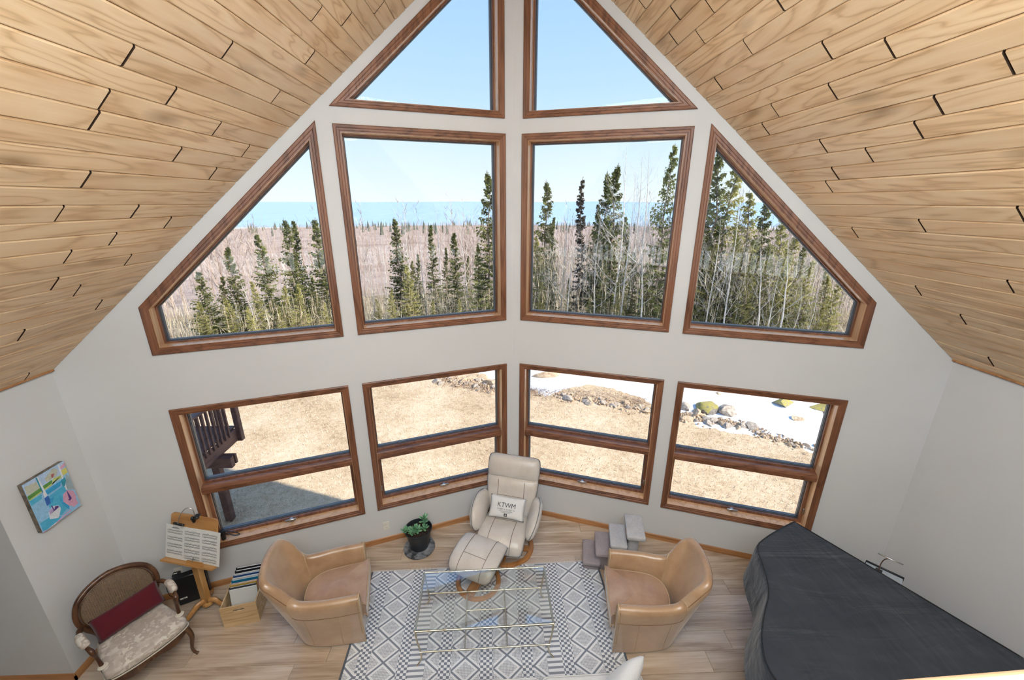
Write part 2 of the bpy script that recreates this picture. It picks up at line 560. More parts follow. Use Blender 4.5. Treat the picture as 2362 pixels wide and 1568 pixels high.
m.loft([[Vector((x, y, z)) for x, z in ((-HALF - 1.9, -0.05), (HALF + 0.12, -0.05), (HALF + 0.12, EAVE), (0, RIDGE + 0.05), (-HALF, EAVE), (-HALF - 1.9, EAVE))] for y in (BACK, BACK - 0.12)])
tag(m.build('wall_back', M_wall, None, None), 'back wall behind the loft', 'wall', kind='structure')

# ------------------------------------------------------------------ plank ceiling
TH = math.atan(SLOPE)
CT, ST = math.cos(TH), math.sin(TH)
def ceilpt(side, d, y, h):
    """d down the slope from the ridge, h into the room (perpendicular)"""
    return Vector((side * (d * CT - h * ST), y, RIDGE - d * ST - h * CT))
DEAVE = HALF / CT
JOINTS_L = [(1.472, 3.81), (1.702, 3.54), (1.82, 3.21), (2.075, 3.46), (2.314, 2.74), (2.445, 3.41), (2.56, 2.24), (2.691, 2.59), (2.814, 2.26), (2.816, 3.08), (2.935, 3.53), (3.068, 2.91), (3.191, 3.36), (3.323, 2.43), (3.574, 2.9), (3.577, 2.41), (3.694, 3.27), (3.822, 2.88), (3.958, 2.64), (4.073, 3.15), (4.211, 2.68), (4.338, 2.89), (4.574, 3.19), (4.721, 2.7), (5.27, 3.0)]
JOINTS_R = [(1.404, 3.86), (1.63, 3.57), (1.741, 3.79), (1.763, 3.21), (1.869, 3.49), (2.021, 2.71), (2.115, 3.13), (2.224, 3.65), (2.362, 2.61), (2.484, 2.29), (2.593, 3.27), (2.599, 2.73), (2.704, 3.49), (2.836, 2.22), (2.957, 2.38), (2.957, 3.06), (3.081, 2.76), (3.196, 3.12), (3.312, 3.26), (3.539, 2.13), (3.683, 2.71), (3.802, 3.32), (4.154, 2.39), (4.422, 3.09), (4.659, 2.86), (5.15, 2.86)]
def make_ceiling(side, name, off, w, joints, label, seed):
    m = MB()
    pts = lambda h: [ceilpt(side, 0, BACK, h), ceilpt(side, DEAVE + 0.15, BACK, h), ceilpt(side, DEAVE + 0.15, 4.5 - (HALF + 0.1) * SA / CA + 0.1, h), ceilpt(side, 0, 4.6, h)]
    m.loft([pts(-0.004), pts(-0.05)])
    par = m.build(name, M_groove, None, None)
    tag(par, label, 'ceiling', kind='structure')
    rnd = R_(seed)
    t = 0.016
    row = -1
    while True:
        d0 = off + row * w; d1 = d0 + w
        row += 1
        if d1 <= 0.02: continue
        d0 = max(d0, 0.0)
        if d0 >= DEAVE - 0.01: break
        d1 = min(d1, DEAVE + 0.012)
        js = sorted(y for (d, y) in joints if d0 <= d < d1)
        lo = min(js) if js else 1.9
        cuts = list(js)
        y = lo - rnd.uniform(1.2, 2.6)
        while y > -1.2:
            cuts.append(y); y -= rnd.uniform(1.4, 2.8)
        ymin = -1.6
        yend = lambda d: 4.5 - abs(d * CT) * SA / CA
        cuts = sorted(cuts)
        segs = []
        a = ymin
        for c in cuts: segs.append((a, c)); a = c
        segs.append((a, None))
        for (ya, yb) in segs:
            g, b = 0.0012, 0.0065
            gj = 0.0058
            jit = rnd.uniform(-0.0012, 0.0012)
            # profile across the board: flat face with eased edges
            prof = [(d0 + g, -0.003), (d0 + g, t - b + jit), (d0 + g + b * 1.1, t + jit), (d1 - g - b * 1.1, t + jit), (d1 - g, t - b + jit), (d1 - g, -0.003)]
            end = lambda q, yy, sgn: (yend(q) - 0.001 if yy is None else yy - sgn * gj)
            mid = Vector((0, 0, 0))
            r0 = [ceilpt(side, d, ya + gj, h) for d, h in prof]
            r1 = [ceilpt(side, d, end(d, yb, 1), h) for d, h in prof]
            ymid = (ya + (yb if yb is not None else yend(d0))) / 2
            org = ceilpt(side, (d0 + d1) / 2, ymid, 0)
            mm = MB().loft([[p - org for p in r0], [p - org for p in r1]])
            pk = mm.build('plank', M_ceil, par, 30, loc=org)
            pk.data.materials.append(M_endgrain)          # dark stained end grain
            for fi in (-1, -2): pk.data.polygons[fi].material_index = 1
    # small edge bead where the boards meet the side wall
    bead = MB().tube([ceilpt(side, DEAVE - 0.004, -1.6, t + 0.004), ceilpt(side, DEAVE - 0.004, YC, t + 0.004)], 0.009, 6)
    bead.build('edge_bead', M_base, par, 60)
make_ceiling(-1, 'ceiling_left', 0.079, 0.1225, JOINTS_L, 'left slope of the pine plank ceiling', 11)
make_ceiling(1, 'ceiling_right', 0.102, 0.1215, JOINTS_R, 'right slope of the pine plank ceiling', 12)

# roof slabs above (they cast the shadow on the lawn)
M_roof = plain('roof_shingle', (0.10, 0.09, 0.085, 1), 0.85)
for side in (-1, 1):
    over = 0.45
    pr = lambda h: [ceilpt(side, 0, BACK - 0.4, h), ceilpt(side, DEAVE + 0.6, BACK - 0.4, h), ceilpt(side, DEAVE + 0.6, 4.5 + over - (DEAVE + 0.6) * CT * SA / CA, h), ceilpt(side, 0, 4.5 + over, h)]
    o = MB().loft([pr(-0.10), pr(-0.30)]).build('roof_slab', M_roof, None, None)
    tag(o, 'roof over the %s half of the great room' % ('left' if side < 0 else 'right'), 'roof', kind='structure')

# ------------------------------------------------------------------ floor planks
def floor_mat():
    k = NT('floor_vinyl_plank'); k.bsdf((0.5, 0.35, 0.22, 1), 0.30, spec=0.85)
    v = k.coord('Object', (0.9, 6.0, 6.0), rand=23.0)
    big = k.noise(v, 1.6, 4, 0.55, 0.8)
    v2 = k.coord('Object', (2.0, 60, 60), rand=23.0)
    fib = k.noise(v2, 1.0, 5, 0.6)
    f = k.math('ADD', k.math('MULTIPLY', big, 0.62), k.math('MULTIPLY', fib, 0.38))
    c = k.ramp(f, [(0.26, (0.24, 0.155, 0.095)), (0.40, (0.42, 0.30, 0.205)), (0.52, (0.56, 0.435, 0.325)), (0.68, (0.68, 0.57, 0.46))])
    hv = k.n('HueSaturation'); k.l(c, hv.inputs['Color'])
    k.l(k.math('ADD', k.math('MULTIPLY', k.rnd(), 0.22), 0.87), hv.inputs['Value'])
    k.base(hv.outputs[0])
    k.bump(fib, 0.10, 0.0015)
    return k.m
M_floor = floor_mat()
m = MB()
fp = lambda z: [Vector((-HALF - 1.9, BACK, z)), Vector((HALF + 0.1, BACK, z)), Vector((HALF + 0.1, YC, z)), Vector((0, 4.55, z)), Vector((-HALF - 0.05, YC, z)), Vector((-HALF - 0.05, YE + 0.02, z)), Vector((-HALF - 1.9, YE + 0.02, z))]
m.loft([fp(-0.010), fp(-0.06)])
FLOOR = m.build('floor', plain('floor_underlay', (0.12, 0.07, 0.04, 1), 0.8), None, None)
tag(FLOOR, 'brown wood-look plank floor', 'floor', kind='structure')
rnd = R_(5)
PW = 0.182
def clip(poly, nx, ny, c):
    out = []
    for i in range(len(poly)):
        p, q = poly[i - 1], poly[i]
        a, b = nx * p[0] + ny * p[1] - c, nx * q[0] + ny * q[1] - c
        if (a <= 0) != (b <= 0):
            t = a / (a - b); out.append((p[0] + (q[0] - p[0]) * t, p[1] + (q[1] - p[1]) * t))
        if b <= 0: out.append(q)
    return out
CP = 4.5 * CA
y = 0.24
while y < 4.49:
    y1 = y + PW
    x = -HALF - 1.3 - rnd.uniform(0, 1.2)
    while x < HALF:
        x1 = x + 1.22
        pg = [(x, y), (x1, y), (x1, y1), (x, y1)]
        pg = clip(pg, 1, 0, HALF)
        if pg: pg = clip(pg, SA, CA, CP)
        if pg: pg = clip(pg, -SA, CA, CP)
        if pg and y > YE - 0.1: pg = clip(pg, -1, 0, HALF)
        x = x1
        if len(pg) < 3: continue
        cx = sum(p[0] for p in pg) / len(pg); cy = sum(p[1] for p in pg) / len(pg)
        w = max(p[0] for p in pg) - min(p[0] for p in pg); h = max(p[1] for p in pg) - min(p[1] for p in pg)
        if w < 0.02 or h < 0.01: continue
        e, g = 0.0022, 0.0008
        sc_ = lambda p, k: Vector(((p[0] - cx) * (1 - 2 * k / w), (p[1] - cy) * (1 - 2 * k / h), 0))
        top = [sc_(p, e + g) for p in pg]
        low = [sc_(p, g) - Vector((0, 0, e)) for p in pg]
        bot = [sc_(p, g) - Vector((0, 0, 0.0105)) for p in pg]
        MB().loft([top, low, bot]).build('floor_plank', M_floor, FLOOR, 20, loc=(cx, cy, 0))
    y = y1

# ------------------------------------------------------------------ baseboards
def baseboard(name, p0, p1, nrm, label):
    d = (p1 - p0); L_ = d.length; d.normalize()
    prof = [(0, 0.0), (0.013, 0.0), (0.013, 0.052), (0.010, 0.062), (0.004, 0.068), (0, 0.068)]
    org = p0
    rings = [[Vector((t, a, b)) for a, b in prof] for t in (0, L_)]
    o = MB().loft(rings).build(name, M_base, None, 30)
    ang = math.atan2(d.y, d.x)
    o.location = org; o.rotation_euler = (0, 0, ang)
    # local +y must point into the room
    ly = Vector((-math.sin(ang), math.cos(ang), 0))
    if ly.dot(nrm) < 0: o.scale = (1, -1, 1)
    return tag(o, label, 'baseboard', kind='structure')
baseboard('baseboard_front_left', wallpt(-1, 0, 0), wallpt(-1, UC, 0), Vector((SA, -CA, 0)), 'oak baseboard under the left windows')
baseboard('baseboard_front_right', wallpt(1, 0, 0), wallpt(1, UC, 0), Vector((-SA, -CA, 0)), 'oak baseboard under the right windows')
baseboard('baseboard_left', Vector((-HALF, YE - 0.013, 0)), Vector((-HALF, YC, 0)), Vector((1, 0, 0)), 'oak baseboard under the painting')
baseboard('baseboard_left_return', Vector((-HALF - 1.8, YE, 0)), Vector((-HALF + 0.013, YE, 0)), Vector((0, -1, 0)), 'oak baseboard along the return wall at the left')
baseboard('baseboard_right', Vector((HALF, BACK, 0)), Vector((HALF, YC, 0)), Vector((-1, 0, 0)), 'oak baseboard behind the piano')

# ------------------------------------------------------------------ loft deck and railing the picture was taken from
o = MB().box((0, (0.17 + BACK) / 2, 2.45), (2 * HALF, 0.17 - BACK, 0.22)).build('floor_loft', M_wall, None, None)
tag(o, 'loft floor the room is seen from', 'floor', kind='structure')
rail = empty('loft_railing', (0.235, 0.2, 2.56), math.radians(2.2), 'blond wooden loft handrail crossing the bottom right corner', 'railing')
M_rail = wood('rail_maple', (0.50, 0.28, 0.12, 1), (0.66, 0.42, 0.22, 1), (0.74, 0.52, 0.30, 1), axis=0, rough=0.4)
MB().box((-0.2, 0.0085, 0.880), (7.3, 0.075, 0.035), None, 0.008).build('top_rail', M_rail, rail, 40)
MB().box((-0.2, 0.0085, 0.10), (7.3, 0.04, 0.06), None, 0.008).build('bottom_rail', M_rail, rail, 40)
for i in range(58):
    MB().box((-3.70 + i * 0.1237, 0.0085, 0.49), (0.028, 0.028, 0.75), None, 0.004).build('baluster', M_rail, rail, 40)
for x in (-3.80, -1.44, 1.04, 3.40):
    MB().box((x, -0.06, 0.44), (0.085, 0.085, 0.88), None, 0.008).build('post', M_rail, rail, 40)

# ================================================================== OUTSIDE
GZ = -1.5
def ground_z(x, y):
    r = math.hypot(x, y)
    z = GZ
    if r > 17: z -= (min(r, 110) - 17) * 0.145
    if r > 110: z -= (min(r, 1050) - 110) * 0.0388
    # rising ground on the right, in the woods
    z += 0.9 * smoothstep(6, 16, x) * smoothstep(9, 15, y) * (1 - smoothstep(30, 60, r))
    if r < 60: z += 0.10 * (mnoise.noise(Vector((x * 0.18, y * 0.18, 3.1)))) * smoothstep(6, 12, r)
    return z

def lawn_mat():
    k = NT('dormant_lawn'); k.bsdf((0.6, 0.45, 0.28, 1), 0.9, spec=0.15)
    v = k.coord('Object')
    a = k.noise(v, 0.7, 3, 0.55); b = k.noise(v, 9, 4, 0.7); c = k.noise(v, 55, 3, 0.7)
    f = k.math('ADD', k.math('ADD', k.math('MULTIPLY', a, 0.30), k.math('MULTIPLY', b, 0.30)), k.math('MULTIPLY', c, 0.40))
    k.base(k.ramp(f, [(0.36, (0.26, 0.175, 0.10)), (0.45, (0.50, 0.36, 0.225)), (0.53, (0.66, 0.505, 0.34)), (0.66, (0.80, 0.665, 0.50))]))
    k.bump(k.math('ADD', k.math('MULTIPLY', b, 0.5), c), 0.5, 0.03)
    return k.m
M_lawn = lawn_mat()
# near ground: fine polar grid, far ground: coarse polar grid running down to the lake shore
m = MB()
def gp(i, j, NA, rs):
    a = math.radians(-78 + 156 * i / NA)
    r = rs[j]
    return Vector((r * math.sin(a), r * math.cos(a), ground_z(r * math.sin(a), r * math.cos(a))))
def polar(NA, rs, mat, name, label, cat):
    mm = MB()
    vs = [gp(i, j, NA, rs) for j in range(len(rs)) for i in range(NA + 1)]
    fs = [(j * (NA + 1) + i, j * (NA + 1) + i + 1, (j + 1) * (NA + 1) + i + 1, (j + 1) * (NA + 1) + i) for j in range(len(rs) - 1) for i in range(NA)]
    mm.add(vs, fs)
    o = mm.build(name, mat, None, 60)
    return tag(o, label, cat, kind='structure')
polar(90, [3.0 + 0.35 * k for k in range(44)], M_lawn, 'lawn', 'dry tan lawn outside the lower windows', 'lawn')
def forest_floor_mat():
    k = NT('forest_floor'); k.bsdf((0.3, 0.22, 0.15, 1), 0.95, spec=0.1)
    v = k.coord('Object')
    f = k.noise(v, 0.9, 5, 0.65)
    k.base(k.ramp(f, [(0.35, (0.16, 0.115, 0.07)), (0.55, (0.34, 0.265, 0.18)), (0.75, (0.46, 0.38, 0.27))]))
    return k.m
M_ffloor = forest_floor_mat()
k = NT('winter_forest_far'); k.bsdf((0.40, 0.32, 0.28, 1), 0.95, spec=0.05)
v = k.coord('Object', (0.06, 0.06, 0.06))
f = k.math('ADD', k.math('MULTIPLY', k.noise(v, 1.0, 6, 0.7), 0.6), k.math('MULTIPLY', k.noise(v, 18, 3, 0.7), 0.4))
k.base(k.ramp(f, [(0.38, (0.29, 0.21, 0.175)), (0.5, (0.42, 0.32, 0.27)), (0.64, (0.55, 0.44, 0.38))]))
M_ffar = k.m
polar(90, [18.0 + 1.2 * j for j in range(24)], M_ffloor, 'forest_floor', 'leaf-strewn ground under the trees', 'ground')
polar(120, [45.6, 60, 80, 110, 160, 230, 320, 450, 600, 800, 1000, 1070], M_ffar, 'hillside', 'wooded slope running down to the lake', 'hill')

def water_mat():
    k = NT('lake_water'); k.bsdf((0.20, 0.36, 0.56, 1), 0.28, spec=0.5)
    v = k.coord('Object', (0.02, 0.002, 1))
    k.base(k.ramp(k.noise(v, 1.0, 4, 0.6), [(0.35, (0.27, 0.42, 0.60)), (0.65, (0.38, 0.53, 0.70))]))
    return k.m
lk = MB()
vs = []; fs = []
LZ = -52.0
lk.add([Vector((-60000, 1000, LZ)), Vector((60000, 1000, LZ)), Vector((60000, 52000, LZ)), Vector((-60000, 52000, LZ))], [(0, 1, 2, 3)])
lake = lk.build('lake', water_mat(), None, None)
tag(lake, 'pale blue lake below the horizon', 'lake', kind='structure')
# faint far shore
fsm = MB()
rr = R_(77)
pts = []
for i in range(121):
    x = -9000 + i * 260
    h = 70 * max(0, 0.35 + mnoise.noise(Vector((x * 0.00021, 2.0, 0)))) * smoothstep(-9000, -3000, x) * 1.6
    pts.append((x, h))
fsm.loft([[Vector((x, 30000, LZ - 5)), Vector((x, 30000, LZ + h)), Vector((x, 31500, LZ + h)), Vector((x, 31500, LZ - 5))] for x, h in pts])
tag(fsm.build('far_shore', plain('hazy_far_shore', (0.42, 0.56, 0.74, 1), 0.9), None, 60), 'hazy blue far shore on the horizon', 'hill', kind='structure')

# ------------------------------------------------------------------ snow field behind the rock edging
M_snow = None
k = NT('old_snow'); k.bsdf((0.86, 0.88, 0.92, 1), 0.6, spec=0.3)
v = k.coord('Object')
k.base(k.ramp(k.noise(v, 1.2, 5, 0.6), [(0.3, (0.80, 0.82, 0.86)), (0.6, (0.90, 0.91, 0.94))]))
k.bump(k.noise(v, 6, 4, 0.6), 0.35, 0.05)
M_snow = k.m
EDGE = [(-2.4, 13.4), (-0.9, 12.6), (0.2, 11.7), (0.8, 11.15), (1.3, 11.0), (2.1, 11.35), (3.2, 11.35), (4.0, 10.3), (4.7, 9.75), (5.4, 9.45), (5.95, 9.05), (6.45, 8.45), (7.0, 7.9), (7.7, 7.1), (8.6, 6.0)]
def edge_dist(x, y):
    """signed distance past the snow edge (positive on the snow)"""
    best = 1e9; sgn = 1
    for (a, b) in zip(EDGE, EDGE[1:]):
        ax, ay, bx, by = *a, *b
        dx, dy = bx - ax, by - ay
        t = max(0, min(1, ((x - ax) * dx + (y - ay) * dy) / (dx * dx + dy * dy)))
        px, py = ax + dx * t, ay + dy * t
        d = math.hypot(x - px, y - py)
        if d < best:
            best = d; sgn = 1 if dx * (y - ay) - dy * (x - ax) > 0 else -1
    return best * sgn
sm = MB(); idx = {}
NX, NY, x0s, y0s, st = 92, 74, -2.6, 5.6, 0.15
hts = {}
def snow_h(x, y):
    d = edge_dist(x, y) + 0.35 * mnoise.noise(Vector((x * 1.3, y * 1.3, 0.4))) + 0.15 * mnoise.noise(Vector((x * 4, y * 4, 2)))
    # a strip of snow lies on the lawn side of the rocks too
    strip = 0.20 - abs((y - 9.02) + (x - 5.35) * 0.36 + 0.10 * mnoise.noise(Vector((x * 3, y * 3, 5)))) if 4.75 < x < 6.2 else -1
    d = max(d, strip * smoothstep(4.75, 4.95, x) * (1 - smoothstep(5.9, 6.2, x)) * 1.2 - 0.0)
    thaw = 0.9 * mnoise.noise(Vector((x * 0.55 + 3, y * 0.55, 7.7))) + smoothstep(13.5, 17, math.hypot(x, y)) * 0.7
    if d > 1.2 and thaw > 0.62: return -0.03
    return min(0.10, d * 0.22) + 0.05 * mnoise.noise(Vector((x * 0.8, y * 0.8, 9)))  * smoothstep(0.2, 1.2, d) if d > 0 else -0.03
for j in range(NY + 1):
    for i in range(NX + 1):
        x, y = x0s + i * st, y0s + j * st
        h = snow_h(x, y)
        hts[(i, j)] = h
        idx[(i, j)] = len(sm.v)
        sm.v.append((x, y, ground_z(x, y) + h))
for j in range(NY):
    for i in range(NX):
        q = [(i, j), (i + 1, j), (i + 1, j + 1), (i, j + 1)]
        if max(hts[t] for t in q) > 0: sm.f.append(tuple(idx[t] for t in q))
sn = sm.build('snow_field', M_snow, None, 80)
tag(sn, 'patch of old white snow beyond the rock edging', 'snow', kind='stuff')

# ------------------------------------------------------------------ grass blades on the lawn (uncountable)
k = NT('straw_grass'); k.bsdf((0.6, 0.45, 0.28, 1), 0.8, spec=0.2)
v = k.coord('Object'); k.base(k.ramp(k.noise(v, 30, 2), [(0.35, (0.45, 0.32, 0.19)), (0.5, (0.68, 0.53, 0.37)), (0.68, (0.84, 0.72, 0.57))]))
gr = MB(); rr = R_(21)
for n in range(42000):
    a = math.radians(rr.uniform(-52, 52)); r = math.sqrt(rr.uniform(5.6 ** 2, 13.4 ** 2))
    x, y = r * math.sin(a) - 0.1, r * math.cos(a)
    if y < 4.9 - abs(x) * SA / CA or edge_dist(x, y) > -0.05: continue
    z = ground_z(x, y)
    t = rr.uniform(0, 2 * PI); L_ = rr.uniform(0.03, 0.075); w = rr.uniform(0.004, 0.008)
    lean = rr.uniform(0.4, 1.4)
    dx, dy = math.cos(t), math.sin(t)
    gr.add([(x - dy * w, y + dx * w, z - 0.004), (x + dy * w, y - dx * w, z - 0.004), (x + dx * L_ * math.sin(lean), y + dy * L_ * math.sin(lean), z + L_ * math.cos(lean) + 0.004)], [(0, 1, 2)])
go = gr.build('grass', k.m, None, None)
tag(go, 'short dry straw grass of the lawn', 'grass', kind='stuff')

# ------------------------------------------------------------------ rocks
def rock_mat(name, cols, moss=0.0):
    k = NT(name); k.bsdf(cols[1], 0.85, spec=0.25)
    v = k.coord('Object', rand=11.0)
    c = k.ramp(k.noise(v, 5, 5, 0.65), [(0.3, cols[0]), (0.55, cols[1]), (0.75, cols[2])])
    if moss:
        g = k.n('NewGeometry'); z = k.sep(g.outputs['Normal'])[2]
        f = k.math('MULTIPLY', k.ramp(z, [(0.35, (0, 0, 0)), (0.7, (1, 1, 1))]), k.ramp(k.noise(v, 7, 3), [(0.32, (0, 0, 0)), (0.5, (1, 1, 1))]))
        c = k.mix(k.math('MULTIPLY', f, moss), c, (0.40, 0.335, 0.085, 1))
    k.base(c); k.bump(k.noise(v, 14, 4), 0.5, 0.02)
    return k.m
M_rock = rock_mat('field_stone', [(0.20, 0.17, 0.14), (0.48, 0.40, 0.33), (0.72, 0.62, 0.52)])
M_rockT = rock_mat('tan_stone', [(0.28, 0.19, 0.12), (0.56, 0.42, 0.29), (0.76, 0.62, 0.47)])
M_moss = rock_mat('mossy_stone', [(0.13, 0.12, 0.11), (0.28, 0.25, 0.22), (0.40, 0.36, 0.32)], 0.95)
def rock_mesh(seed, mat, flat=0.6):
    bm = bmesh.new()
    bmesh.ops.create_icosphere(bm, subdivisions=2, radius=1.0)
    rr = R_(seed)
    planes = [Vector((rr.gauss(0, 1), rr.gauss(0, 1), rr.gauss(0, 0.8))).normalized() for _ in range(13)]
    lim = [rr.uniform(0.38, 0.78) for _ in planes]
    off = Vector((rr.uniform(0, 9), rr.uniform(0, 9), rr.uniform(0, 9)))
    for v in bm.verts:
        p = v.co.copy()
        for pl_, l_ in zip(planes, lim):
            d = p.dot(pl_)
            if d > l_: p -= pl_ * (d - l_)
        p *= 1 + 0.14 * mnoise.noise(p * 1.8 + off)
        p.z = p.z * flat
        v.co = p
    me = bpy.data.meshes.new('rock'); bm.to_mesh(me); bm.free()
    for p in me.polygons: p.use_smooth = True
    me.set_sharp_from_angle(angle=math.radians(28))
    me.materials.append(mat)
    return me
ROCKS = [rock_mesh(100 + i, (M_rock, M_rockT)[i % 2], 0.55 + 0.06 * (i % 4)) for i in range(8)]
MOSSY = [rock_mesh(200 + i, M_moss, 0.55) for i in range(3)]
def put_rock(me, x, y, s, rz, label, group=None, sx=1.0):
    o = bpy.data.objects.new('rock', me); link(o)
    o.location = (x, y, ground_z(x, y) + s * 0.18)
    o.scale = (s * sx, s, s); o.rotation_euler = (0, 0, rz)
    tag(o, label, 'rock', group)
    return o
rr = R_(31)
ORD = ['first', 'second', 'third', 'fourth', 'fifth', 'sixth', 'seventh', 'eighth', 'ninth', 'tenth', 'eleventh', 'twelfth', 'thirteenth', 'fourteenth', 'fifteenth', 'sixteenth', 'seventeenth', 'eighteenth', 'nineteenth', 'twentieth']
ORD += ['twenty-' + w for w in ORD[:9]] + ['thirtieth'] + ['thirty-' + w for w in ORD[:9]]
def rock_row(a, b, n, spread, lo, hi, label, group):
    spots = []
    for i in range(n):
        t = (i + rr.uniform(0.1, 0.9)) / n
        spots.append((a[0] + (b[0] - a[0]) * t + rr.uniform(-spread, spread), a[1] + (b[1] - a[1]) * t + rr.uniform(-spread, spread)))
    for i, (x, y) in enumerate(sorted(spots)):
        put_rock(ROCKS[rr.randrange(8)], x, y, rr.uniform(lo, hi) * (1.35 if rr.random() < 0.2 else 0.9), rr.uniform(0, 6.28), '%s rock from the left in the %s' % (ORD[i], label), group, rr.uniform(0.8, 1.5))
rock_row((-1.9, 12.3), (-0.3, 11.5), 34, 0.40, 0.08, 0.19, 'pile seen left of the recliner', 'rocks left of the recliner')
rock_row((0.5, 11.0), (1.5, 10.85), 6, 0.14, 0.05, 0.10, 'brush beside the snow, right of the recliner', 'stones in the brush')
rock_row((1.6, 10.75), (3.9, 9.85), 38, 0.17, 0.05, 0.15, 'row edging the lawn right of the recliner', 'rocks edging the lawn, middle')
rock_row((4.3, 9.75), (6.1, 8.95), 39, 0.22, 0.06, 0.16, 'heap at the snow edge, lower right window', 'rocks edging the lawn, right heap')
rock_row((6.2, 8.75), (7.6, 7.55), 24, 0.14, 0.04, 0.12, 'thin row at the end of the heap', 'rocks edging the lawn, right tail')
put_rock(MOSSY[0], 5.46, 9.95, 0.34, 0.4, 'yellow-mossed boulder beside the rock heap, lower right window', sx=1.2)
put_rock(ROCKS[2], 5.95, 9.75, 0.34, 1.2, 'brown jagged boulder just right of the first mossy boulder')
put_rock(ROCKS[4], 4.85, 9.95, 0.30, 2.0, 'pale pointed boulder at the left of the snow, lower right window')
put_rock(MOSSY[1], 7.75, 10.1, 0.36, 0.1, 'flat mossy boulder lying alone in the snow', sx=1.5)
put_rock(MOSSY[2], 8.5, 9.75, 0.36, 1.1, 'upright mossy boulder at the right end of the snow')
put_rock(ROCKS[1], 7.6, 9.25, 0.28, 0.5, 'bare tan boulder in the snow below the flat mossy one', sx=1.3)
put_rock(ROCKS[3], 6.1, 10.7, 0.20, 0.2, 'small brown rock in the snow above the first mossy boulder')
put_rock(ROCKS[5], 5.3, 10.9, 0.22, 0.9, 'low dark rock in the snow left of the small brown rock', sx=1.6)
put_rock(ROCKS[6], 6.9, 11.6, 0.26, 0.3, 'dark rock poking from the upper snow', sx=1.3)
put_rock(MOSSY[0], 3.25, 11.95, 0.20, 0.3, 'little mossy rock at the top of the snow, window right of the recliner')
put_rock(ROCKS[7], 1.35, 12.1, 0.34, 0.3, 'broad tan rock at the top left of the snow, window right of the recliner', sx=1.6)

# broken stone too small to count, strewn along the edging
rb = MB(); rr = R_(37)
for n in range(900):
    a, b = rr.choice([((-2.0, 12.2), (-0.2, 11.4)), ((1.5, 10.8), (4.0, 9.85)), ((4.2, 9.75), (6.2, 8.9)), ((4.2, 9.75), (6.2, 8.9)), ((6.1, 8.8), (7.6, 7.55))])
    t_ = rr.random(); x = a[0] + (b[0] - a[0]) * t_ + rr.gauss(0, 0.13); y = a[1] + (b[1] - a[1]) * t_ + rr.gauss(0, 0.14)
    s_ = rr.uniform(0.02, 0.06); z = ground_z(x, y)
    az = rr.uniform(0, 6.28)
    P_ = [Vector((x + math.cos(az + q * 1.57) * s_ * rr.uniform(0.6, 1.3), y + math.sin(az + q * 1.57) * s_ * rr.uniform(0.6, 1.3), z - 0.01)) for q in range(4)]
    T_ = [Vector((x + (q.x - x) * 0.5 + rr.gauss(0, 0.008), y + (q.y - y) * 0.5 + rr.gauss(0, 0.008), z + s_ * rr.uniform(0.4, 1.2))) for q in P_]
    rb.loft([P_, T_])
tag(rb.build('stone_rubble', M_rockT, None, None), 'small broken stones strewn along the lawn edge', 'rubble', kind='stuff')
# twig litter between the rocks
M_twig = plain('dry_twigs', (0.36, 0.25, 0.18, 1), 0.9, var=0.3)
tw = MB(); rr = R_(41)
for n in range(2600):
    seg = rr.randrange(3)
    a, b = [((0.4, 11.15), (1.5, 10.95)), ((1.6, 11.1), (4.0, 10.2)), ((-2.0, 12.0), (-0.2, 11.2))][seg]
    t = rr.random()
    x = a[0] + (b[0] - a[0]) * t + rr.gauss(0, 0.16); y = a[1] + (b[1] - a[1]) * t + rr.gauss(0, 0.2)
    z = ground_z(x, y) + abs(rr.gauss(0, 0.05))
    d = Vector((rr.gauss(0, 1), rr.gauss(0, 1), rr.gauss(0, 0.35))).normalized() * rr.uniform(0.06, 0.2)
    s = Vector((rr.gauss(0, 1), rr.gauss(0, 1), rr.gauss(0, 1))).normalized() * 0.006
    p = Vector((x, y, z))
    tw.add([p - s, p + s, p + d], [(0, 1, 2)])
tag(tw.build('twig_litter', M_twig, None, None), 'tangle of dry brown twigs among the rocks', 'twigs', kind='stuff')

# ------------------------------------------------------------------ neighbouring deck seen through the lower left window
M_deck = wood('deck_stain', (0.075, 0.035, 0.03, 1), (0.125, 0.062, 0.05, 1), (0.17, 0.09, 0.075, 1), axis=1, rough=0.6, varamt=0.12)
dk = empty('deck', (-4.75, 6.0, GZ), 0, 'dark red-brown raised deck with slatted railing outside', 'deck')
def dpart(name, c, s, bev=0.006, sub=None):
    return MB().box((c[0] + 4.75, c[1] - 6.0, c[2] - GZ), s, None, bev).build(name, M_deck, sub or dk, 30)
DX, DY1, DY0 = -4.75, 6.5, 3.0
dpart('rim_board', (DX - 0.02, (DY0 + DY1) / 2, -0.005), (0.04, DY1 - DY0, 0.23))
dpart('rim_board', (DX - 1.6, DY1 - 0.02, -0.005), (3.16, 0.04, 0.23))
n = 0
y = DY0
while y < DY1 - 0.05:
    dpart('deck_board', (DX - 1.62, y + 0.07, 0.125), (3.16, 0.136, 0.028), 0.004); y += 0.142
dpart('beam', (DX - 1.3, 5.96, -0.20), (3.0, 0.09, 0.19))
dpart('beam', (DX - 1.3, 6.06, -0.20), (3.0, 0.05, 0.17))
dpart('support_post', (DX - 0.20, 6.12, (GZ - 0.29) / 2), (0.12, 0.12, -GZ - 0.29), 0.01)
dpart('support_post', (DX - 2.6, 6.12, (GZ - 0.29) / 2), (0.12, 0.12, -GZ - 0.29), 0.01)
y = DY0 + 0.05
while y < DY1 - 0.12:
    dpart('baluster', (DX + 0.012, y, 0.42), (0.034, 0.036, 0.72), 0.004); y += 0.098
dpart('rail_post', (DX + 0.03, DY1 + 0.02, 0.36), (0.09, 0.09, 0.98), 0.008)
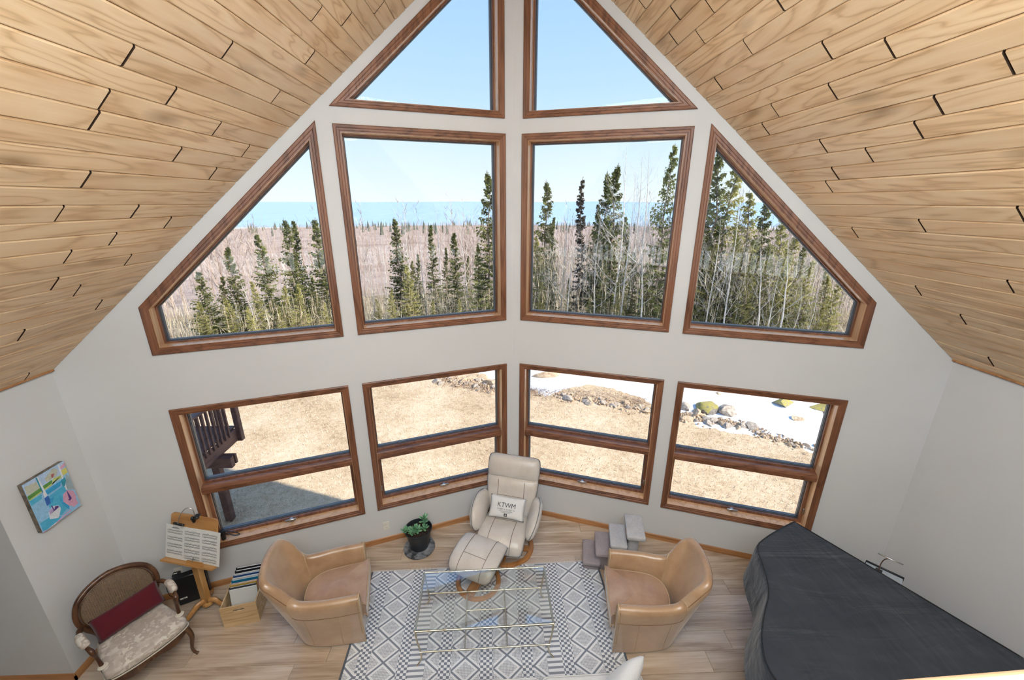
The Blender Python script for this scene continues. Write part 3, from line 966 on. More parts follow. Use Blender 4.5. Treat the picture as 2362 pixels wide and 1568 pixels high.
dpart('top_rail', (DX - 0.005, (DY0 + DY1) / 2, 0.80), (0.13, DY1 - DY0 + 0.1, 0.036))
x = DX - 0.14
while x > DX - 3.0:
    dpart('baluster', (x, DY1 - 0.03, 0.42), (0.036, 0.034, 0.72), 0.004); x -= 0.098
dpart('top_rail', (DX - 1.6, DY1 - 0.02, 0.80), (3.16, 0.13, 0.036))

# ------------------------------------------------------------------ trees
def needle_mat(name, dark, light):
    k = NT(name)
    v = k.coord('Object', rand=7.0)
    c = k.ramp(k.noise(v, 1.6, 3), [(0.3, dark), (0.7, light)])
    hv = k.n('HueSaturation'); k.l(c, hv.inputs['Color'])
    k.l(k.math('ADD', k.math('MULTIPLY', k.rnd(), 0.5), 0.78), hv.inputs['Value'])
    d = k.n('BsdfDiffuse'); t = k.n('BsdfTranslucent'); mx = k.n('MixShader'); mx.inputs[0].default_value = 0.42
    k.l(hv.outputs[0], d.inputs[0]); k.l(hv.outputs[0], t.inputs[0])
    k.l(d.outputs[0], mx.inputs[1]); k.l(t.outputs[0], mx.inputs[2]); k.l(mx.outputs[0], k.out.inputs[0])
    return k.m
M_needle = needle_mat('spruce_needles', (0.125, 0.14, 0.06), (0.31, 0.32, 0.12))
M_needleY = needle_mat('fir_needles', (0.29, 0.28, 0.10), (0.56, 0.52, 0.21))
M_dead = needle_mat('bare_spruce_twigs', (0.10, 0.085, 0.07), (0.19, 0.165, 0.14))
M_bark = plain('spruce_bark', (0.24, 0.19, 0.15, 1), 0.9, var=0.3, scale=8)
k = NT('birch_bark'); k.bsdf((0.6, 0.56, 0.5, 1), 0.7)
v = k.coord('Object', (3, 3, 9)); k.base(k.ramp(k.noise(v, 2.2, 4, 0.7), [(0.34, (0.20, 0.17, 0.15)), (0.42, (0.56, 0.51, 0.46)), (0.7, (0.74, 0.70, 0.65))]))
M_birch = k.m

def spruce_meshes(seed, H=8.0, W=1.25, low=0.06, dens=1.0, thin=1.0, mat=None):
    rr = R_(seed)
    tr = MB()
    bend = [Vector((rr.gauss(0, 0.03) * i, rr.gauss(0, 0.03) * i, H * i / 6)) for i in range(7)]
    tr.tube(bend, [0.085 * (1 - i / 6.3) * H / 8 + 0.006 for i in range(7)], 6)
    def axis(z):
        t = max(0, min(5.999, z / H * 6)); i = int(t); return bend[i].lerp(bend[i + 1], t - i)
    br = MB(); fo = MB()
    z = low * H
    while z < H * 0.985:
        q = 1 - z / H
        L0 = W * (q ** 0.85) * (0.75 if q > 0.93 else 1.0) + 0.05
        nb = int(rr.uniform(4.5, 7.5) * dens)
        for b in range(nb):
            if rr.random() < 0.10: continue
            az = rr.uniform(0, 2 * PI); L_ = L0 * rr.uniform(0.55, 1.12) * thin
            up = math.radians(-22 + 55 * (1 - q) ** 1.5 + rr.uniform(-10, 10))
            base = axis(z + rr.uniform(-0.05, 0.05))
            out = Vector((math.cos(az), math.sin(az), 0)); side = Vector((-out.y, out.x, 0))
            def P(t): return base + out * (L_ * t * math.cos(up)) + Vector((0, 0, L_ * (math.sin(up) * t + 0.22 * t * t)))
            pv = P(0); pe = P(1)
            br.add([pv + Vector((0, 0, 0.010)), pv - Vector((0, 0, 0.010)), pe], [(0, 1, 2)])
            nn = max(3, int(L_ / 0.135))
            for i in range(nn):
                t = 0.12 + 0.88 * (i + rr.random() * 0.8) / nn
                c = P(min(t, 1.0))
                l2 = (0.10 + 0.34 * L_ * (1 - t) ** 0.8 * rr.uniform(0.6, 1.2)) * 0.85
                wd = 0.068 * rr.uniform(0.7, 1.3)
                for sg in (-1, 1):
                    tip = c + (side * sg * 0.85 + out * 0.6) * l2 + Vector((0, 0, -0.10 * l2 + rr.uniform(-0.06, 0.03)))
                    fo.add([c - out * wd, c + out * wd, tip], [(0, 1, 2)])
                if rr.random() < 0.75:
                    dr = c + out * 0.06 + Vector((rr.gauss(0, 0.02), rr.gauss(0, 0.02), -rr.uniform(0.07, 0.17)))
                    fo.add([c - out * wd * 1.2 , c + out * wd * 1.2, dr], [(0, 1, 2)])
            fo.add([pe - side * 0.035, pe + side * 0.035, pe + out * 0.12 + Vector((0, 0, 0.03))], [(0, 1, 2)])
        z += rr.uniform(0.11, 0.20) * (0.6 + 0.5 * q)
    top = bend[-1]
    for i in range(8):
        a = i * PI / 4; d = Vector((math.cos(a), math.sin(a), 0))
        zz = -0.06 * i
        fo.add([top + Vector((0, 0, zz)), top + Vector((0, 0, zz - 0.05)), top + d * (0.05 + 0.015 * i) + Vector((0, 0, zz + 0.04))], [(0, 1, 2)])
    return (tr.mesh('trunk', M_bark, 60), br.mesh('branches', M_bark, None), fo.mesh('foliage', mat or M_needle, None))

def bare_meshes(seed, H=8.0, spread=0.33, r0=0.055, mat=None, depth=3, nb=13, crook=0.03, first=0.25):
    rr = R_(seed)
    tr = MB(); br = MB()
    pts = [Vector((0, 0, 0))]
    d = Vector((rr.gauss(0, 0.04), rr.gauss(0, 0.04), 1))
    for i in range(10):
        d = (d + Vector((rr.gauss(0, crook), rr.gauss(0, crook), 0.02))).normalized()
        pts.append(pts[-1] + d * H / 10)
    tr.tube(pts, [r0 * (1 - 0.93 * i / 10) for i in range(11)], 6)
    def limb(p, d, L_, r, lev):
        q = [p]
        n = 4 if lev == 1 else 3
        for i in range(n):
            d = (d + Vector((rr.gauss(0, 0.13), rr.gauss(0, 0.13), 0.10))).normalized()
            q.append(q[-1] + d * L_ / n)
        br.tube(q, [r * (1 - 0.8 * i / n) for i in range(n + 1)], 3, caps=False)
        if lev < depth:
            for i in range(rr.randint(3, 5)):
                k_ = rr.randint(1, n)
                nd = (d + Vector((rr.gauss(0, 0.65), rr.gauss(0, 0.65), rr.uniform(0, 0.4)))).normalized()
                limb(q[k_], nd, L_ * rr.uniform(0.35, 0.6), r * 0.5, lev + 1)
    for i in range(nb):
        t = first + (0.97 - first) * (i + rr.random()) / nb
        k_ = min(9, int(t * 10)); p = pts[k_].lerp(pts[k_ + 1], t * 10 - k_)
        az = rr.uniform(0, 2 * PI)
        nd = Vector((math.cos(az) * 0.8, math.sin(az) * 0.8, rr.uniform(0.45, 1.1))).normalized()
        limb(p, nd, H * spread * (1.05 - t) * rr.uniform(0.6, 1.1) + 0.25, r0 * 0.30 * (1.15 - t), 1)
    return (tr.mesh('trunk', mat or M_birch, 60), br.mesh('branches', mat or M_birch, None))

def px_dir(px):
    """horizontal bearing of an image column, at eye level"""
    d = _F + _R * ((px - 1181) / 953.96) + _U * ((784 - 470) / 953.96)
    return Vector((d.x, d.y, 0)).normalized()
def elev(px, py):
    d = _F + _R * ((px - 1181) / 953.96) - _U * ((py - 784) / 953.96)
    return d.z / math.hypot(d.x, d.y)
SPR = {'s0': spruce_meshes(1, 8, 1.45, 0.05), 's1': spruce_meshes(2, 8, 1.75, 0.03), 's2': spruce_meshes(3, 8, 1.15, 0.06),
       'd': spruce_meshes(4, 8, 0.62, 0.10, 0.9, 1.0, M_dead),
       'y0': spruce_meshes(5, 8, 1.7, 0.16, 0.9, 1.0, M_needleY), 'y1': spruce_meshes(6, 8, 2.2, 0.06, 0.9, 1.0, M_needleY), 'y2': spruce_meshes(7, 8, 1.4, 0.28, 0.9, 1.0, M_needleY)}
BAR = {'b0': bare_meshes(11), 'b1': bare_meshes(12, crook=0.05), 'b2': bare_meshes(13, spread=0.4, nb=16), 'b3': bare_meshes(14, r0=0.075, crook=0.07, first=0.45, nb=9)}
def plant(kind, px, py_top, dist, label, group, wide=1.0, seed=0):
    d = px_dir(px)
    x, y = CAM.x + d.x * dist, CAM.y + d.y * dist
    z0 = ground_z(x, y) - 0.05
    H = CAM.z + dist * elev(px, py_top) - z0
    s = H / 8.0
    meshes = (SPR.get(kind) or BAR[kind])
    nm = {'s': 'spruce_tree', 'y': 'fir_tree', 'd': 'dead_spruce', 'b': 'bare_tree'}[kind[0]]
    e = empty(nm, (x, y, z0), (px * 0.37 + seed) % 6.28, label, 'tree', group)
    e.scale = (s * wide, s * wide, s)
    for me in meshes:
        link(bpy.data.objects.new(me.name.split('.')[0], me), e)
    return e
WN = {'A': 'left sloped window', 'B': 'square window left of centre', 'C': 'square window right of centre', 'D': 'right sloped window'}
TREES = [  # window, kind, column, top row, distance, width factor
    ('A', 's1', 425, 628, 17.5, 1.25), ('A', 's0', 505, 566, 18.5, 1.0), ('A', 'y0', 545, 650, 18.0, 0.9), ('A', 's1', 582, 538, 19.5, 1.05), ('A', 'y0', 622, 660, 19, 0.9),
    ('A', 's0', 648, 503, 21, 1.0), ('A', 's2', 664, 508, 22, 1.0), ('A', 's1', 690, 640, 20, 1.1), ('A', 's0', 722, 502, 21, 1.2), ('A', 'y1', 400, 700, 16.8, 0.9), ('A', 'y1', 470, 690, 17, 0.9), ('A', 's1', 745, 600, 20, 1.0), ('A', 'y1', 600, 710, 17.5, 0.8), ('A', 'y1', 715, 700, 18, 0.9), ('A', 'y1', 520, 712, 16.6, 0.8), ('A', 'y0', 655, 655, 18, 1.0), ('A', 's1', 470, 640, 18.5, 1.0),
    ('B', 'y1', 845, 690, 18, 0.9), ('B', 's0', 906, 500, 20, 1.0), ('B', 'y1', 925, 610, 18, 0.95), ('B', 's2', 952, 585, 22, 0.9), ('B', 's2', 993, 518, 23, 0.95), ('B', 's2', 1020, 570, 24, 0.85), ('B', 's0', 1046, 533, 20, 1.0), ('B', 's2', 1074, 590, 25, 0.8), ('B', 'y0', 1100, 560, 18, 0.85), ('B', 's0', 1124, 392, 17.5, 0.95), ('B', 'y1', 985, 690, 17.5, 0.8), ('B', 'y1', 1050, 690, 17, 0.8), ('B', 'y1', 885, 665, 17.3, 0.8), ('B', 'y0', 940, 600, 19, 0.9),
    ('C', 'y0', 1240, 545, 17.5, 0.9), ('C', 's0', 1258, 414, 19, 0.9), ('C', 's2', 1280, 500, 22, 0.8), ('C', 'd', 1342, 408, 17.5, 1.0), ('C', 's2', 1375, 470, 19.5, 0.9), ('C', 's0', 1396, 394, 19, 0.95), ('C', 's0', 1420, 376, 18.5, 0.95), ('C', 's2', 1453, 498, 20, 0.9), ('C', 'y0', 1405, 590, 17, 0.9), ('C', 'y0', 1475, 580, 17.5, 0.85), ('C', 's1', 1540, 330, 16.5, 0.72), ('C', 'y1', 1515, 610, 16.5, 0.7), ('C', 'y0', 1320, 640, 17.5, 0.7), ('C', 'y1', 1255, 650, 16.5, 0.8), ('C', 'y1', 1440, 650, 16.2, 0.7), ('C', 'y1', 1375, 680, 16.3, 0.7),
    ('D', 's2', 1655, 330, 17, 1.0), ('D', 'y0', 1688, 362, 17.5, 1.0), ('D', 'y0', 1730, 440, 17, 1.0), ('D', 's0', 1775, 450, 18, 1.0), ('D', 'y0', 1815, 500, 17, 1.0), ('D', 'y2', 1855, 520, 17.5, 1.1), ('D', 's1', 1880, 570, 18.5, 1.0), ('D', 'y1', 1905, 600, 16.5, 0.9), ('D', 'y2', 1950, 620, 17, 1.1), ('D', 'y1', 1985, 650, 16.5, 0.9), ('D', 'y1', 1665, 560, 16.5, 0.8), ('D', 'y0', 1760, 590, 16, 0.8), ('D', 's0', 1630, 450, 18, 1.0), ('D', 'y2', 1715, 520, 18.5, 1.0), ('D', 'y2', 1795, 560, 19, 1.0), ('D', 'y2', 1840, 610, 16.3, 0.9),
]
KN = {'s': 'dark green spruce', 'y': 'yellow-green fir', 'd': 'dead grey spruce', 'b': 'bare pale tree'}
BARES = [
    ('A', 'b0', 490, 690, 17, 1.0), ('A', 'b1', 532, 640, 17.5, 1.0), ('A', 'b0', 566, 690, 17, 1.0), ('A', 'b2', 625, 560, 24, 1.0), ('A', 'b2', 700, 560, 26, 1.0),
    ('B', 'b2', 838, 570, 24, 1.0), ('B', 'b0', 872, 540, 26, 1.0), ('B', 'b2', 935, 470, 30, 1.0), ('B', 'b0', 968, 560, 21, 1.0), ('B', 'b2', 1008, 465, 27, 1.0), ('B', 'b1', 1072, 480, 24, 1.0), ('B', 'b0', 1096, 490, 22, 1.0),
    ('C', 'b2', 1302, 470, 17.5, 1.0), ('C', 'b1', 1290, 520, 20, 1.0), ('C', 'b0', 1432, 335, 16.3, 1.0), ('C', 'b2', 1468, 360, 19, 1.0), ('C', 'b2', 1498, 345, 18, 1.0), ('C', 'b1', 1530, 500, 17.5, 1.0), ('C', 'b0', 1360, 560, 20, 1.0),
    ('D', 'b3', 1852, 540, 15.8, 1.0), ('D', 'b3', 1800, 560, 15.9, 1.0), ('D', 'b1', 1765, 600, 16.3, 1.0), ('D', 'b0', 1740, 560, 16.2, 1.0), ('D', 'b1', 1690, 560, 16.4, 1.0), ('D', 'b1', 1890, 640, 16, 1.0), ('D', 'b0', 1640, 560, 16.6, 1.0), ('D', 'b2', 1718, 470, 15.8, 1.0), ('D', 'b2', 1830, 590, 15.6, 1.0), ('D', 'b2', 1670, 500, 16, 1.0), ('D', 'b1', 1925, 660, 15.8, 1.0), ('C', 'b2', 1318, 500, 16.5, 1.0), ('C', 'b0', 1390, 480, 16.2, 1.0), ('C', 'b2', 1452, 400, 16.4, 1.0), ('C', 'b1', 1510, 440, 16, 1.0), ('C', 'b0', 1265, 560, 17, 1.0),
]
for lst in (TREES, BARES):
    cnt = {}
    for t in sorted(lst, key=lambda t: (t[0], t[2])):
        key = (t[0], t[1][0])
        i = cnt[key] = cnt.get(key, -1) + 1
        total = sum(1 for q in lst if (q[0], q[1][0]) == key)
        if total == 1: lab = '%s standing in the %s' % (KN[t[1][0]], WN[t[0]])
        else: lab = '%s, %s %s from left in the %s' % (KN[t[1][0]], ORD[i], KN[t[1][0]].split()[-1], WN[t[0]])
        plant(t[1], t[2], t[3], t[4], lab, 'trees beyond the lawn', t[5])

# leafless woods behind and brush below (uncountable)
k = NT('winter_twigs'); k.bsdf((0.5, 0.42, 0.37, 1), 0.9, spec=0.1)
v = k.coord('Object'); k.base(k.ramp(k.noise(v, 0.35, 3), [(0.32, (0.28, 0.205, 0.165)), (0.5, (0.43, 0.33, 0.27)), (0.7, (0.60, 0.49, 0.41))]))
M_wtwig = k.m
wd = MB(); rr = R_(51)
def stick(mb, p, d, w):
    s = Vector((d.y, -d.x, 0))
    s = s.normalized() * w if s.length > 1e-6 else Vector((w, 0, 0))
    mb.add([p - s, p + s, p + d], [(0, 1, 2)])
def bare_stuff(r, a, H, nbr, w):
    x, y = r * math.sin(a), r * math.cos(a); z = ground_z(x, y)
    p = Vector((x, y, z)); top = Vector((rr.gauss(0, 0.04) * H, rr.gauss(0, 0.04) * H, H))
    sd = Vector((math.cos(a), -math.sin(a), 0)) * w
    wd.add([p - sd, p + sd, p + top], [(0, 1, 2)])
    for i in range(nbr):
        t = rr.uniform(0.3, 0.97)
        q = p + top * t
        az = rr.uniform(0, 6.28); L_ = H * 0.30 * (1.15 - t) * rr.uniform(0.6, 1.2)
        d = Vector((math.cos(az) * 0.75, math.sin(az) * 0.75, rr.uniform(0.5, 1.2))).normalized() * L_
        stick(wd, q, d, w * 0.6)
        for j in range(2):
            stick(wd, q + d * rr.uniform(0.3, 0.8), (d + Vector((rr.gauss(0, 0.5), rr.gauss(0, 0.5), rr.uniform(0, 0.5))) * L_) * 0.45, w * 0.42)
for n in range(420): bare_stuff(rr.uniform(24, 62), math.radians(rr.uniform(-50, 50)), rr.uniform(4.5, 8), 24, 0.024)
for n in range(1300): bare_stuff(math.sqrt(rr.uniform(58 ** 2, 190 ** 2)), math.radians(rr.uniform(-50, 50)), rr.uniform(6, 10), 14, 0.040)
for n in range(3600): bare_stuff(rr.uniform(180, 1000), math.radians(rr.uniform(-46, 46)), rr.uniform(7, 12), 6, 0.14)
tag(wd.build('bare_woods', M_wtwig, None, None), 'leafless pale woods covering the slope to the lake', 'woods', kind='stuff')
# distant dark conifers scattered in the far woods
dcs = MB()
for n in range(400):
    r = rr.uniform(420, 1040) if n < 400 else rr.uniform(200, 420); a = math.radians(rr.uniform(-46, 46))
    if n < 400 and mnoise.noise(Vector((a * 9, r * 0.004, 1.7))) < -0.05: continue
    x, y = r * math.sin(a), r * math.cos(a); z = ground_z(x, y); H = rr.uniform(9, 15)
    c = [Vector((x + math.cos(t) * H * 0.14, y + math.sin(t) * H * 0.14, z + 0.5)) for t in (0, 1.57, 3.14, 4.71)]
    dcs.add(c + [Vector((x, y, z + H))], [(0, 1, 4), (1, 2, 4), (2, 3, 4), (3, 0, 4)])
tag(dcs.build('far_conifers', plain('far_conifer', (0.10, 0.115, 0.085, 1), 0.9, var=0.3), None, None), 'scattered dark conifers in the far woods', 'woods', kind='stuff')
k = NT('brush_twigs'); k.bsdf((0.4, 0.34, 0.27, 1), 0.9, spec=0.1)
v = k.coord('Object'); k.base(k.ramp(k.noise(v, 3.0, 3), [(0.35, (0.26, 0.20, 0.13)), (0.5, (0.50, 0.41, 0.28)), (0.68, (0.74, 0.65, 0.50))]))
bs = MB(); rr = R_(61)
for n in range(60000):
    right = rr.random() < 0.62
    if right: a = math.radians(rr.uniform(4, 47)); r = rr.uniform(15.2, 26); hmax = 3.6
    else: a = math.radians(rr.uniform(-47, 6)); r = rr.uniform(16.2, 26); hmax = 1.7
    x, y = r * math.sin(a), r * math.cos(a)
    z = ground_z(x, y) + hmax * rr.random() ** 1.8
    L_ = rr.uniform(0.15, 0.8)
    u = rr.random()
    d = Vector((rr.gauss(0, 1), rr.gauss(0, 1), rr.gauss(0.15, 0.5))).normalized() * L_ if u < 0.7 else Vector((rr.gauss(0, 0.12), rr.gauss(0, 0.12), 1)) * L_ * 1.4
    stick(bs, Vector((x, y, z)), d, rr.uniform(0.004, 0.010))
tag(bs.build('brush', k.m, None, None), 'tangled brown brush at the foot of the trees', 'brush', kind='stuff')

# ================================================================== FURNITURE
def leather(name, dark, mid, light, rough=0.36, wr=0.25, coat=0.0):
    k = NT(name); k.bsdf(mid, rough)
    v = k.coord('Object', rand=5.0)
    a = k.noise(v, 3.2, 4, 0.6, 0.4); b = k.noise(v, 95, 3, 0.6)
    k.base(k.ramp(k.math('ADD', k.math('MULTIPLY', a, 0.85), k.math('MULTIPLY', b, 0.15)), [(0.30, dark), (0.52, mid), (0.74, light)]))
    cr = k.noise(k.coord('Object', (1, 4, 1)), 9, 4, 0.6, 1.2)
    k.bump(k.math('ADD', k.math('MULTIPLY', b, 0.35), k.math('MULTIPLY', cr, wr * 3)), 0.25, 0.006)
    k.b.inputs['Coat Weight'].default_value = coat
    k.b.inputs['Coat Roughness'].default_value = 0.32
    k.b.inputs['Sheen Weight'].default_value = 0.35 if coat > 0.5 else 0.1
    k.b.inputs['Sheen Roughness'].default_value = 0.5
    return k.m
M_tan = leather('tan_leather', (0.33, 0.185, 0.092), (0.46, 0.285, 0.158), (0.56, 0.395, 0.25), 0.36, 0.15, 0.8)
M_seat = leather('worn_tan_leather', (0.28, 0.15, 0.085), (0.40, 0.245, 0.155), (0.52, 0.37, 0.265), 0.34, 0.35, 0.8)
M_welt = plain('leather_welt', (0.52, 0.36, 0.21, 1), 0.4)
M_seam = plain('leather_seam', (0.20, 0.105, 0.05, 1), 0.6)
M_nail = plain('antique_brass_nail', (0.42, 0.30, 0.16, 1), 0.35, metal=1.0)
M_cream = leather('cream_leather', (0.52, 0.465, 0.415), (0.62, 0.565, 0.51), (0.70, 0.65, 0.595), 0.36, 0.30, 0.2)
M_creamseam = plain('cream_seam', (0.22, 0.17, 0.14, 1), 0.6)
M_piping = plain('slate_piping', (0.13, 0.13, 0.14, 1), 0.5)
M_ringwood = wood('teak_ring', (0.26, 0.085, 0.018, 1), (0.42, 0.165, 0.045, 1), (0.52, 0.23, 0.075, 1), axis=0, rough=0.3, stretch=10, varamt=0.03)
M_blackplastic = plain('black_plastic', (0.012, 0.012, 0.014, 1), 0.35)
M_blacksteel = plain('black_steel', (0.03, 0.03, 0.032, 1), 0.4, metal=0.5)

def resample(pts, n):
    c = catmull(pts, 12)
    L_ = [0.0]
    for a, b in zip(c, c[1:]): L_.append(L_[-1] + (b - a).length)
    out = []
    j = 0
    for i in range(n + 1):
        s = L_[-1] * i / n
        while j < len(L_) - 2 and L_[j + 1] < s: j += 1
        t = (s - L_[j]) / max(1e-9, L_[j + 1] - L_[j])
        out.append(c[j].lerp(c[j + 1], min(1, t)))
    return out

def cushion(outline, z0, z1, r=0.03, crown=0.02, steps=5):
    """upholstered slab: outline is a closed list of (x, y)"""
    m = MB()
    n = len(outline)
    cx = sum(p[0] for p in outline) / n; cy = sum(p[1] for p in outline) / n
    ext = max(max(abs(p[0] - cx), abs(p[1] - cy)) for p in outline)
    def ring(ins, z):
        out = []
        for (x, y) in outline:
            d = math.hypot(x - cx, y - cy); k_ = (d - ins) / d
            out.append(Vector((cx + (x - cx) * k_, cy + (y - cy) * k_, z)))
        return out
    rings = []
    for i in range(steps + 1):
        a = PI / 2 * i / steps
        rings.append(ring(r * (1 - math.sin(a)), z0 + r * (1 - math.cos(a))))
    for i in range(steps + 1):
        a = PI / 2 * i / steps
        rings.append(ring(r * (1 - math.cos(a)), z1 - r + r * math.sin(a)))
    for f in (0.75, 0.5, 0.25, 0.04):
        rr_ = [Vector((cx + (p.x - cx) * f, cy + (p.y - cy) * f, z1 + crown * (1 - f * f))) for p in rings[2 * steps + 1]]
        rings.append(rr_)
    m.loft(rings)
    return m

def round_rect(w, h, r, n=5, cx=0, cy=0):
    pts = []
    for (sx, sy, a0) in ((1, 1, 0), (-1, 1, 90), (-1, -1, 180), (1, -1, 270)):
        for i in range(n + 1):
            a = math.radians(a0 + 90 * i / n)
            pts.append((cx + sx * (w / 2 - r) + r * math.cos(a), cy + sy * (h / 2 - r) + r * math.sin(a)))
    return pts

# ------------------------------------------------------------------ tan leather tub chairs
def make_tub(loc, rz, label):
    e = empty('leather_armchair', loc, rz, label, 'armchair', 'tan leather armchairs')
    # control columns from the front of one arm round the back: outer bottom, outer top, inner top, inner bottom (x,y) and top height
    C_ = [  # ob            ot             it             ib             h
        ((0.300, 0.285), (0.300, 0.345), (0.300, 0.255), (0.300, 0.240), 0.600),
        ((0.150, 0.272), (0.150, 0.345), (0.150, 0.254), (0.150, 0.236), 0.602),
        ((0.000, 0.250), (0.000, 0.335), (0.000, 0.246), (0.000, 0.226), 0.604),
        ((-0.120, 0.222), (-0.140, 0.316), (-0.115, 0.226), (-0.105, 0.204), 0.608),
        ((-0.190, 0.195), (-0.235, 0.300), (-0.195, 0.216), (-0.160, 0.184), 0.628),
        ((-0.215, 0.178), (-0.295, 0.298), (-0.245, 0.222), (-0.178, 0.168), 0.705),
        ((-0.240, 0.155), (-0.365, 0.298), (-0.305, 0.232), (-0.192, 0.150), 0.815),
        ((-0.262, 0.120), (-0.440, 0.262), (-0.378, 0.208), (-0.205, 0.112), 0.882),
        ((-0.278, 0.065), (-0.478, 0.140), (-0.412, 0.115), (-0.214, 0.058), 0.900),
        ((-0.285, 0.0), (-0.488, 0.0), (-0.420, 0.0), (-0.218, 0.0), 0.905)]
    full = C_ + [tuple((p[0], -p[1]) if isinstance(p, tuple) else p for p in c) for c in C_[-2::-1]]
    def col(i): return catmull([(*c[i], 0) for c in full], 4)
    OB, OT, IT, IB = col(0), col(1), col(2), col(3)
    HH = [p.x for p in catmull([(c[4], 0, 0) for c in full], 4)]
    N = len(OB)
    rings = []
    for i in range(N):
        ob, ot, it, ib, h = OB[i], OT[i], IT[i], IB[i], HH[i]
        r = []
        for t in (0.0, 0.25, 0.5, 0.75, 1.0):       # outer face, slightly bellied
            p = ob.lerp(ot, t ** 1.05)
            r.append(Vector((p.x, p.y, 0.02 + (h - 0.075) * t)))
        mid = (ot + it) / 2; half = (ot - it) / 2
        for a in (35, 65, 90, 115, 145):
            ca = math.cos(math.radians(a)); sa = math.sin(math.radians(a))
            p = mid + half * ca * 1.04
            r.append(Vector((p.x, p.y, h - 0.055 + 0.055 * sa)))
        for t in (0.0, 0.35, 0.7, 1.0):
            p = it.lerp(ib, t)
            r.append(Vector((p.x, p.y, (h - 0.07) + (0.26 - (h - 0.07)) * t)))
        rings.append(r)
    j0 = 4 * 5 - 2; j1 = N - 1 - j0
    MB().loft(rings[:j0 + 1]).build('arm', M_tan, e, 50)
    MB().loft(rings[j1:]).build('arm', M_tan, e, 50)
    bk = MB().loft(rings[j0:j1 + 1]).build('backrest', M_tan, e, 50)
    for j in (j0, j1):                               # welt where back meets arm
        MB().tube([p * 1.0 + Vector((0, 0, 0.001)) for p in rings[j][3:]], 0.0045, 6).build('welt', M_welt, bk, 60)
    # crest edge seam around the wing
    MB().tube([r_[5] for r_ in rings[j0:j1 + 1]], 0.003, 5).build('seam', M_seam, bk, 60)
    for s, rg in ((1, rings[0]), (-1, rings[-1])):   # welts and nail heads round each arm front
        off = Vector((0.003, 0, 0))
        MB().tube([p + off for p in rg], 0.0055, 6).build('welt', M_welt, e, 60)
        nh = MB()
        path = resample([p + Vector((-0.014, 0, 0)) for p in rg[1:11]], 34)
        for p in path:
            c = Vector((p.x, p.y, p.z)); d = (Vector((p.x, p.y, p.z)) - Vector((p.x, s * 0.29, 0.45)))
            d = d.normalized() * 0.002
            nh.lathe([(0.0005, 0.002), (0.003, 0.001), (0.004, -0.001)], 6, c + d)
        o = nh.build('nailhead_trim', M_nail, e, 60); o['kind'] = 'stuff'
    # vertical seams on the outer panels and the band under the arm
    for i in (5, 13):
        for ii in (i, N - 1 - i):
            MB().tube([p + (p - Vector((p.x, 0, p.z))).normalized() * 0.001 for p in rings[ii][0:4]], 0.0022, 5).build('seam', M_welt, e, 60)
    for rng in (range(0, j0 + 1), range(j1, N)):
        MB().tube([rings[ii][3].lerp(rings[ii][4], 0.15) + Vector((0, math.copysign(0.0015, rings[ii][3].y), 0)) for ii in rng], 0.0025, 5).build('seam', M_seam, e, 60)
    # front rail below the cushion
    fr = [Vector((0.292, s * (0.245), z)) for s, z in ()]
    MB().box((0.255, 0, 0.155), (0.075, 0.50, 0.27), None, 0.012).build('front_rail', M_tan, e, 40)
    MB().lathe([(0.20, 0.0), (0.21, 0.008), (0.21, 0.022)], 28).build('swivel_base', M_blackplastic, e, 40)
    o2 = [(0.345, 0.23), (0.335, 0.248), (0.29, 0.236), (0.15, 0.232), (0.0, 0.222), (-0.09, 0.200), (-0.15, 0.16), (-0.19, 0.10), (-0.205, 0.0)]
    outl = o2 + [(x, -y) for x, y in o2[-2::-1]]
    outl = [(p.x, p.y) for p in catmull([(x, y, 0) for x, y in outl], 3, True)]
    sc_ = cushion(outl, 0.285, 0.440, 0.024, 0.030).build('seat_cushion', M_seat, e, 60)
    MB().tube([(x, y, 0.426) for x, y in outl], 0.0048, 6, closed=True).build('welt', M_welt, sc_, 60)
    MB().tube([(x, y, 0.300) for x, y in outl], 0.0048, 6, closed=True).build('welt', M_welt, sc_, 60)
    return e
make_tub((-1.77, 2.985, 0.0), math.radians(13), 'tan leather armchair at left of the rug, beside the music crate')
make_tub((1.173, 2.845, 0.0), math.radians(180 - 8), 'tan leather armchair at right of the rug, beside the covered piano')

# ------------------------------------------------------------------ cream recliner
def sup_ring(c, u, v, a, b, n=20, p=3.2):
    out = []
    for i in range(n):
        t = 2 * PI * i / n
        ct, st_ = math.cos(t), math.sin(t)
        out.append(c + u * (math.copysign(abs(ct) ** (2 / p), ct) * a) + v * (math.copysign(abs(st_) ** (2 / p), st_) * b))
    return out
def ring_base(par, r=0.285, w=0.056, h=0.034, name='base_ring'):
    m = MB()
    n = 40
    sec = [(-w / 2, 0.002), (-w / 2 + 0.004, 0), (w / 2 - 0.004, 0), (w / 2, 0.002), (w / 2, h * 0.55), (w / 2 - 0.012, h), (-w / 2 + 0.012, h), (-w / 2, h * 0.55)]
    m.loft([[Vector(((r + a) * math.cos(2 * PI * k / n), (r + a) * math.sin(2 * PI * k / n), z)) for a, z in sec] for k in range(n)], False, True)
    return m.build(name, M_ringwood, par, 45)

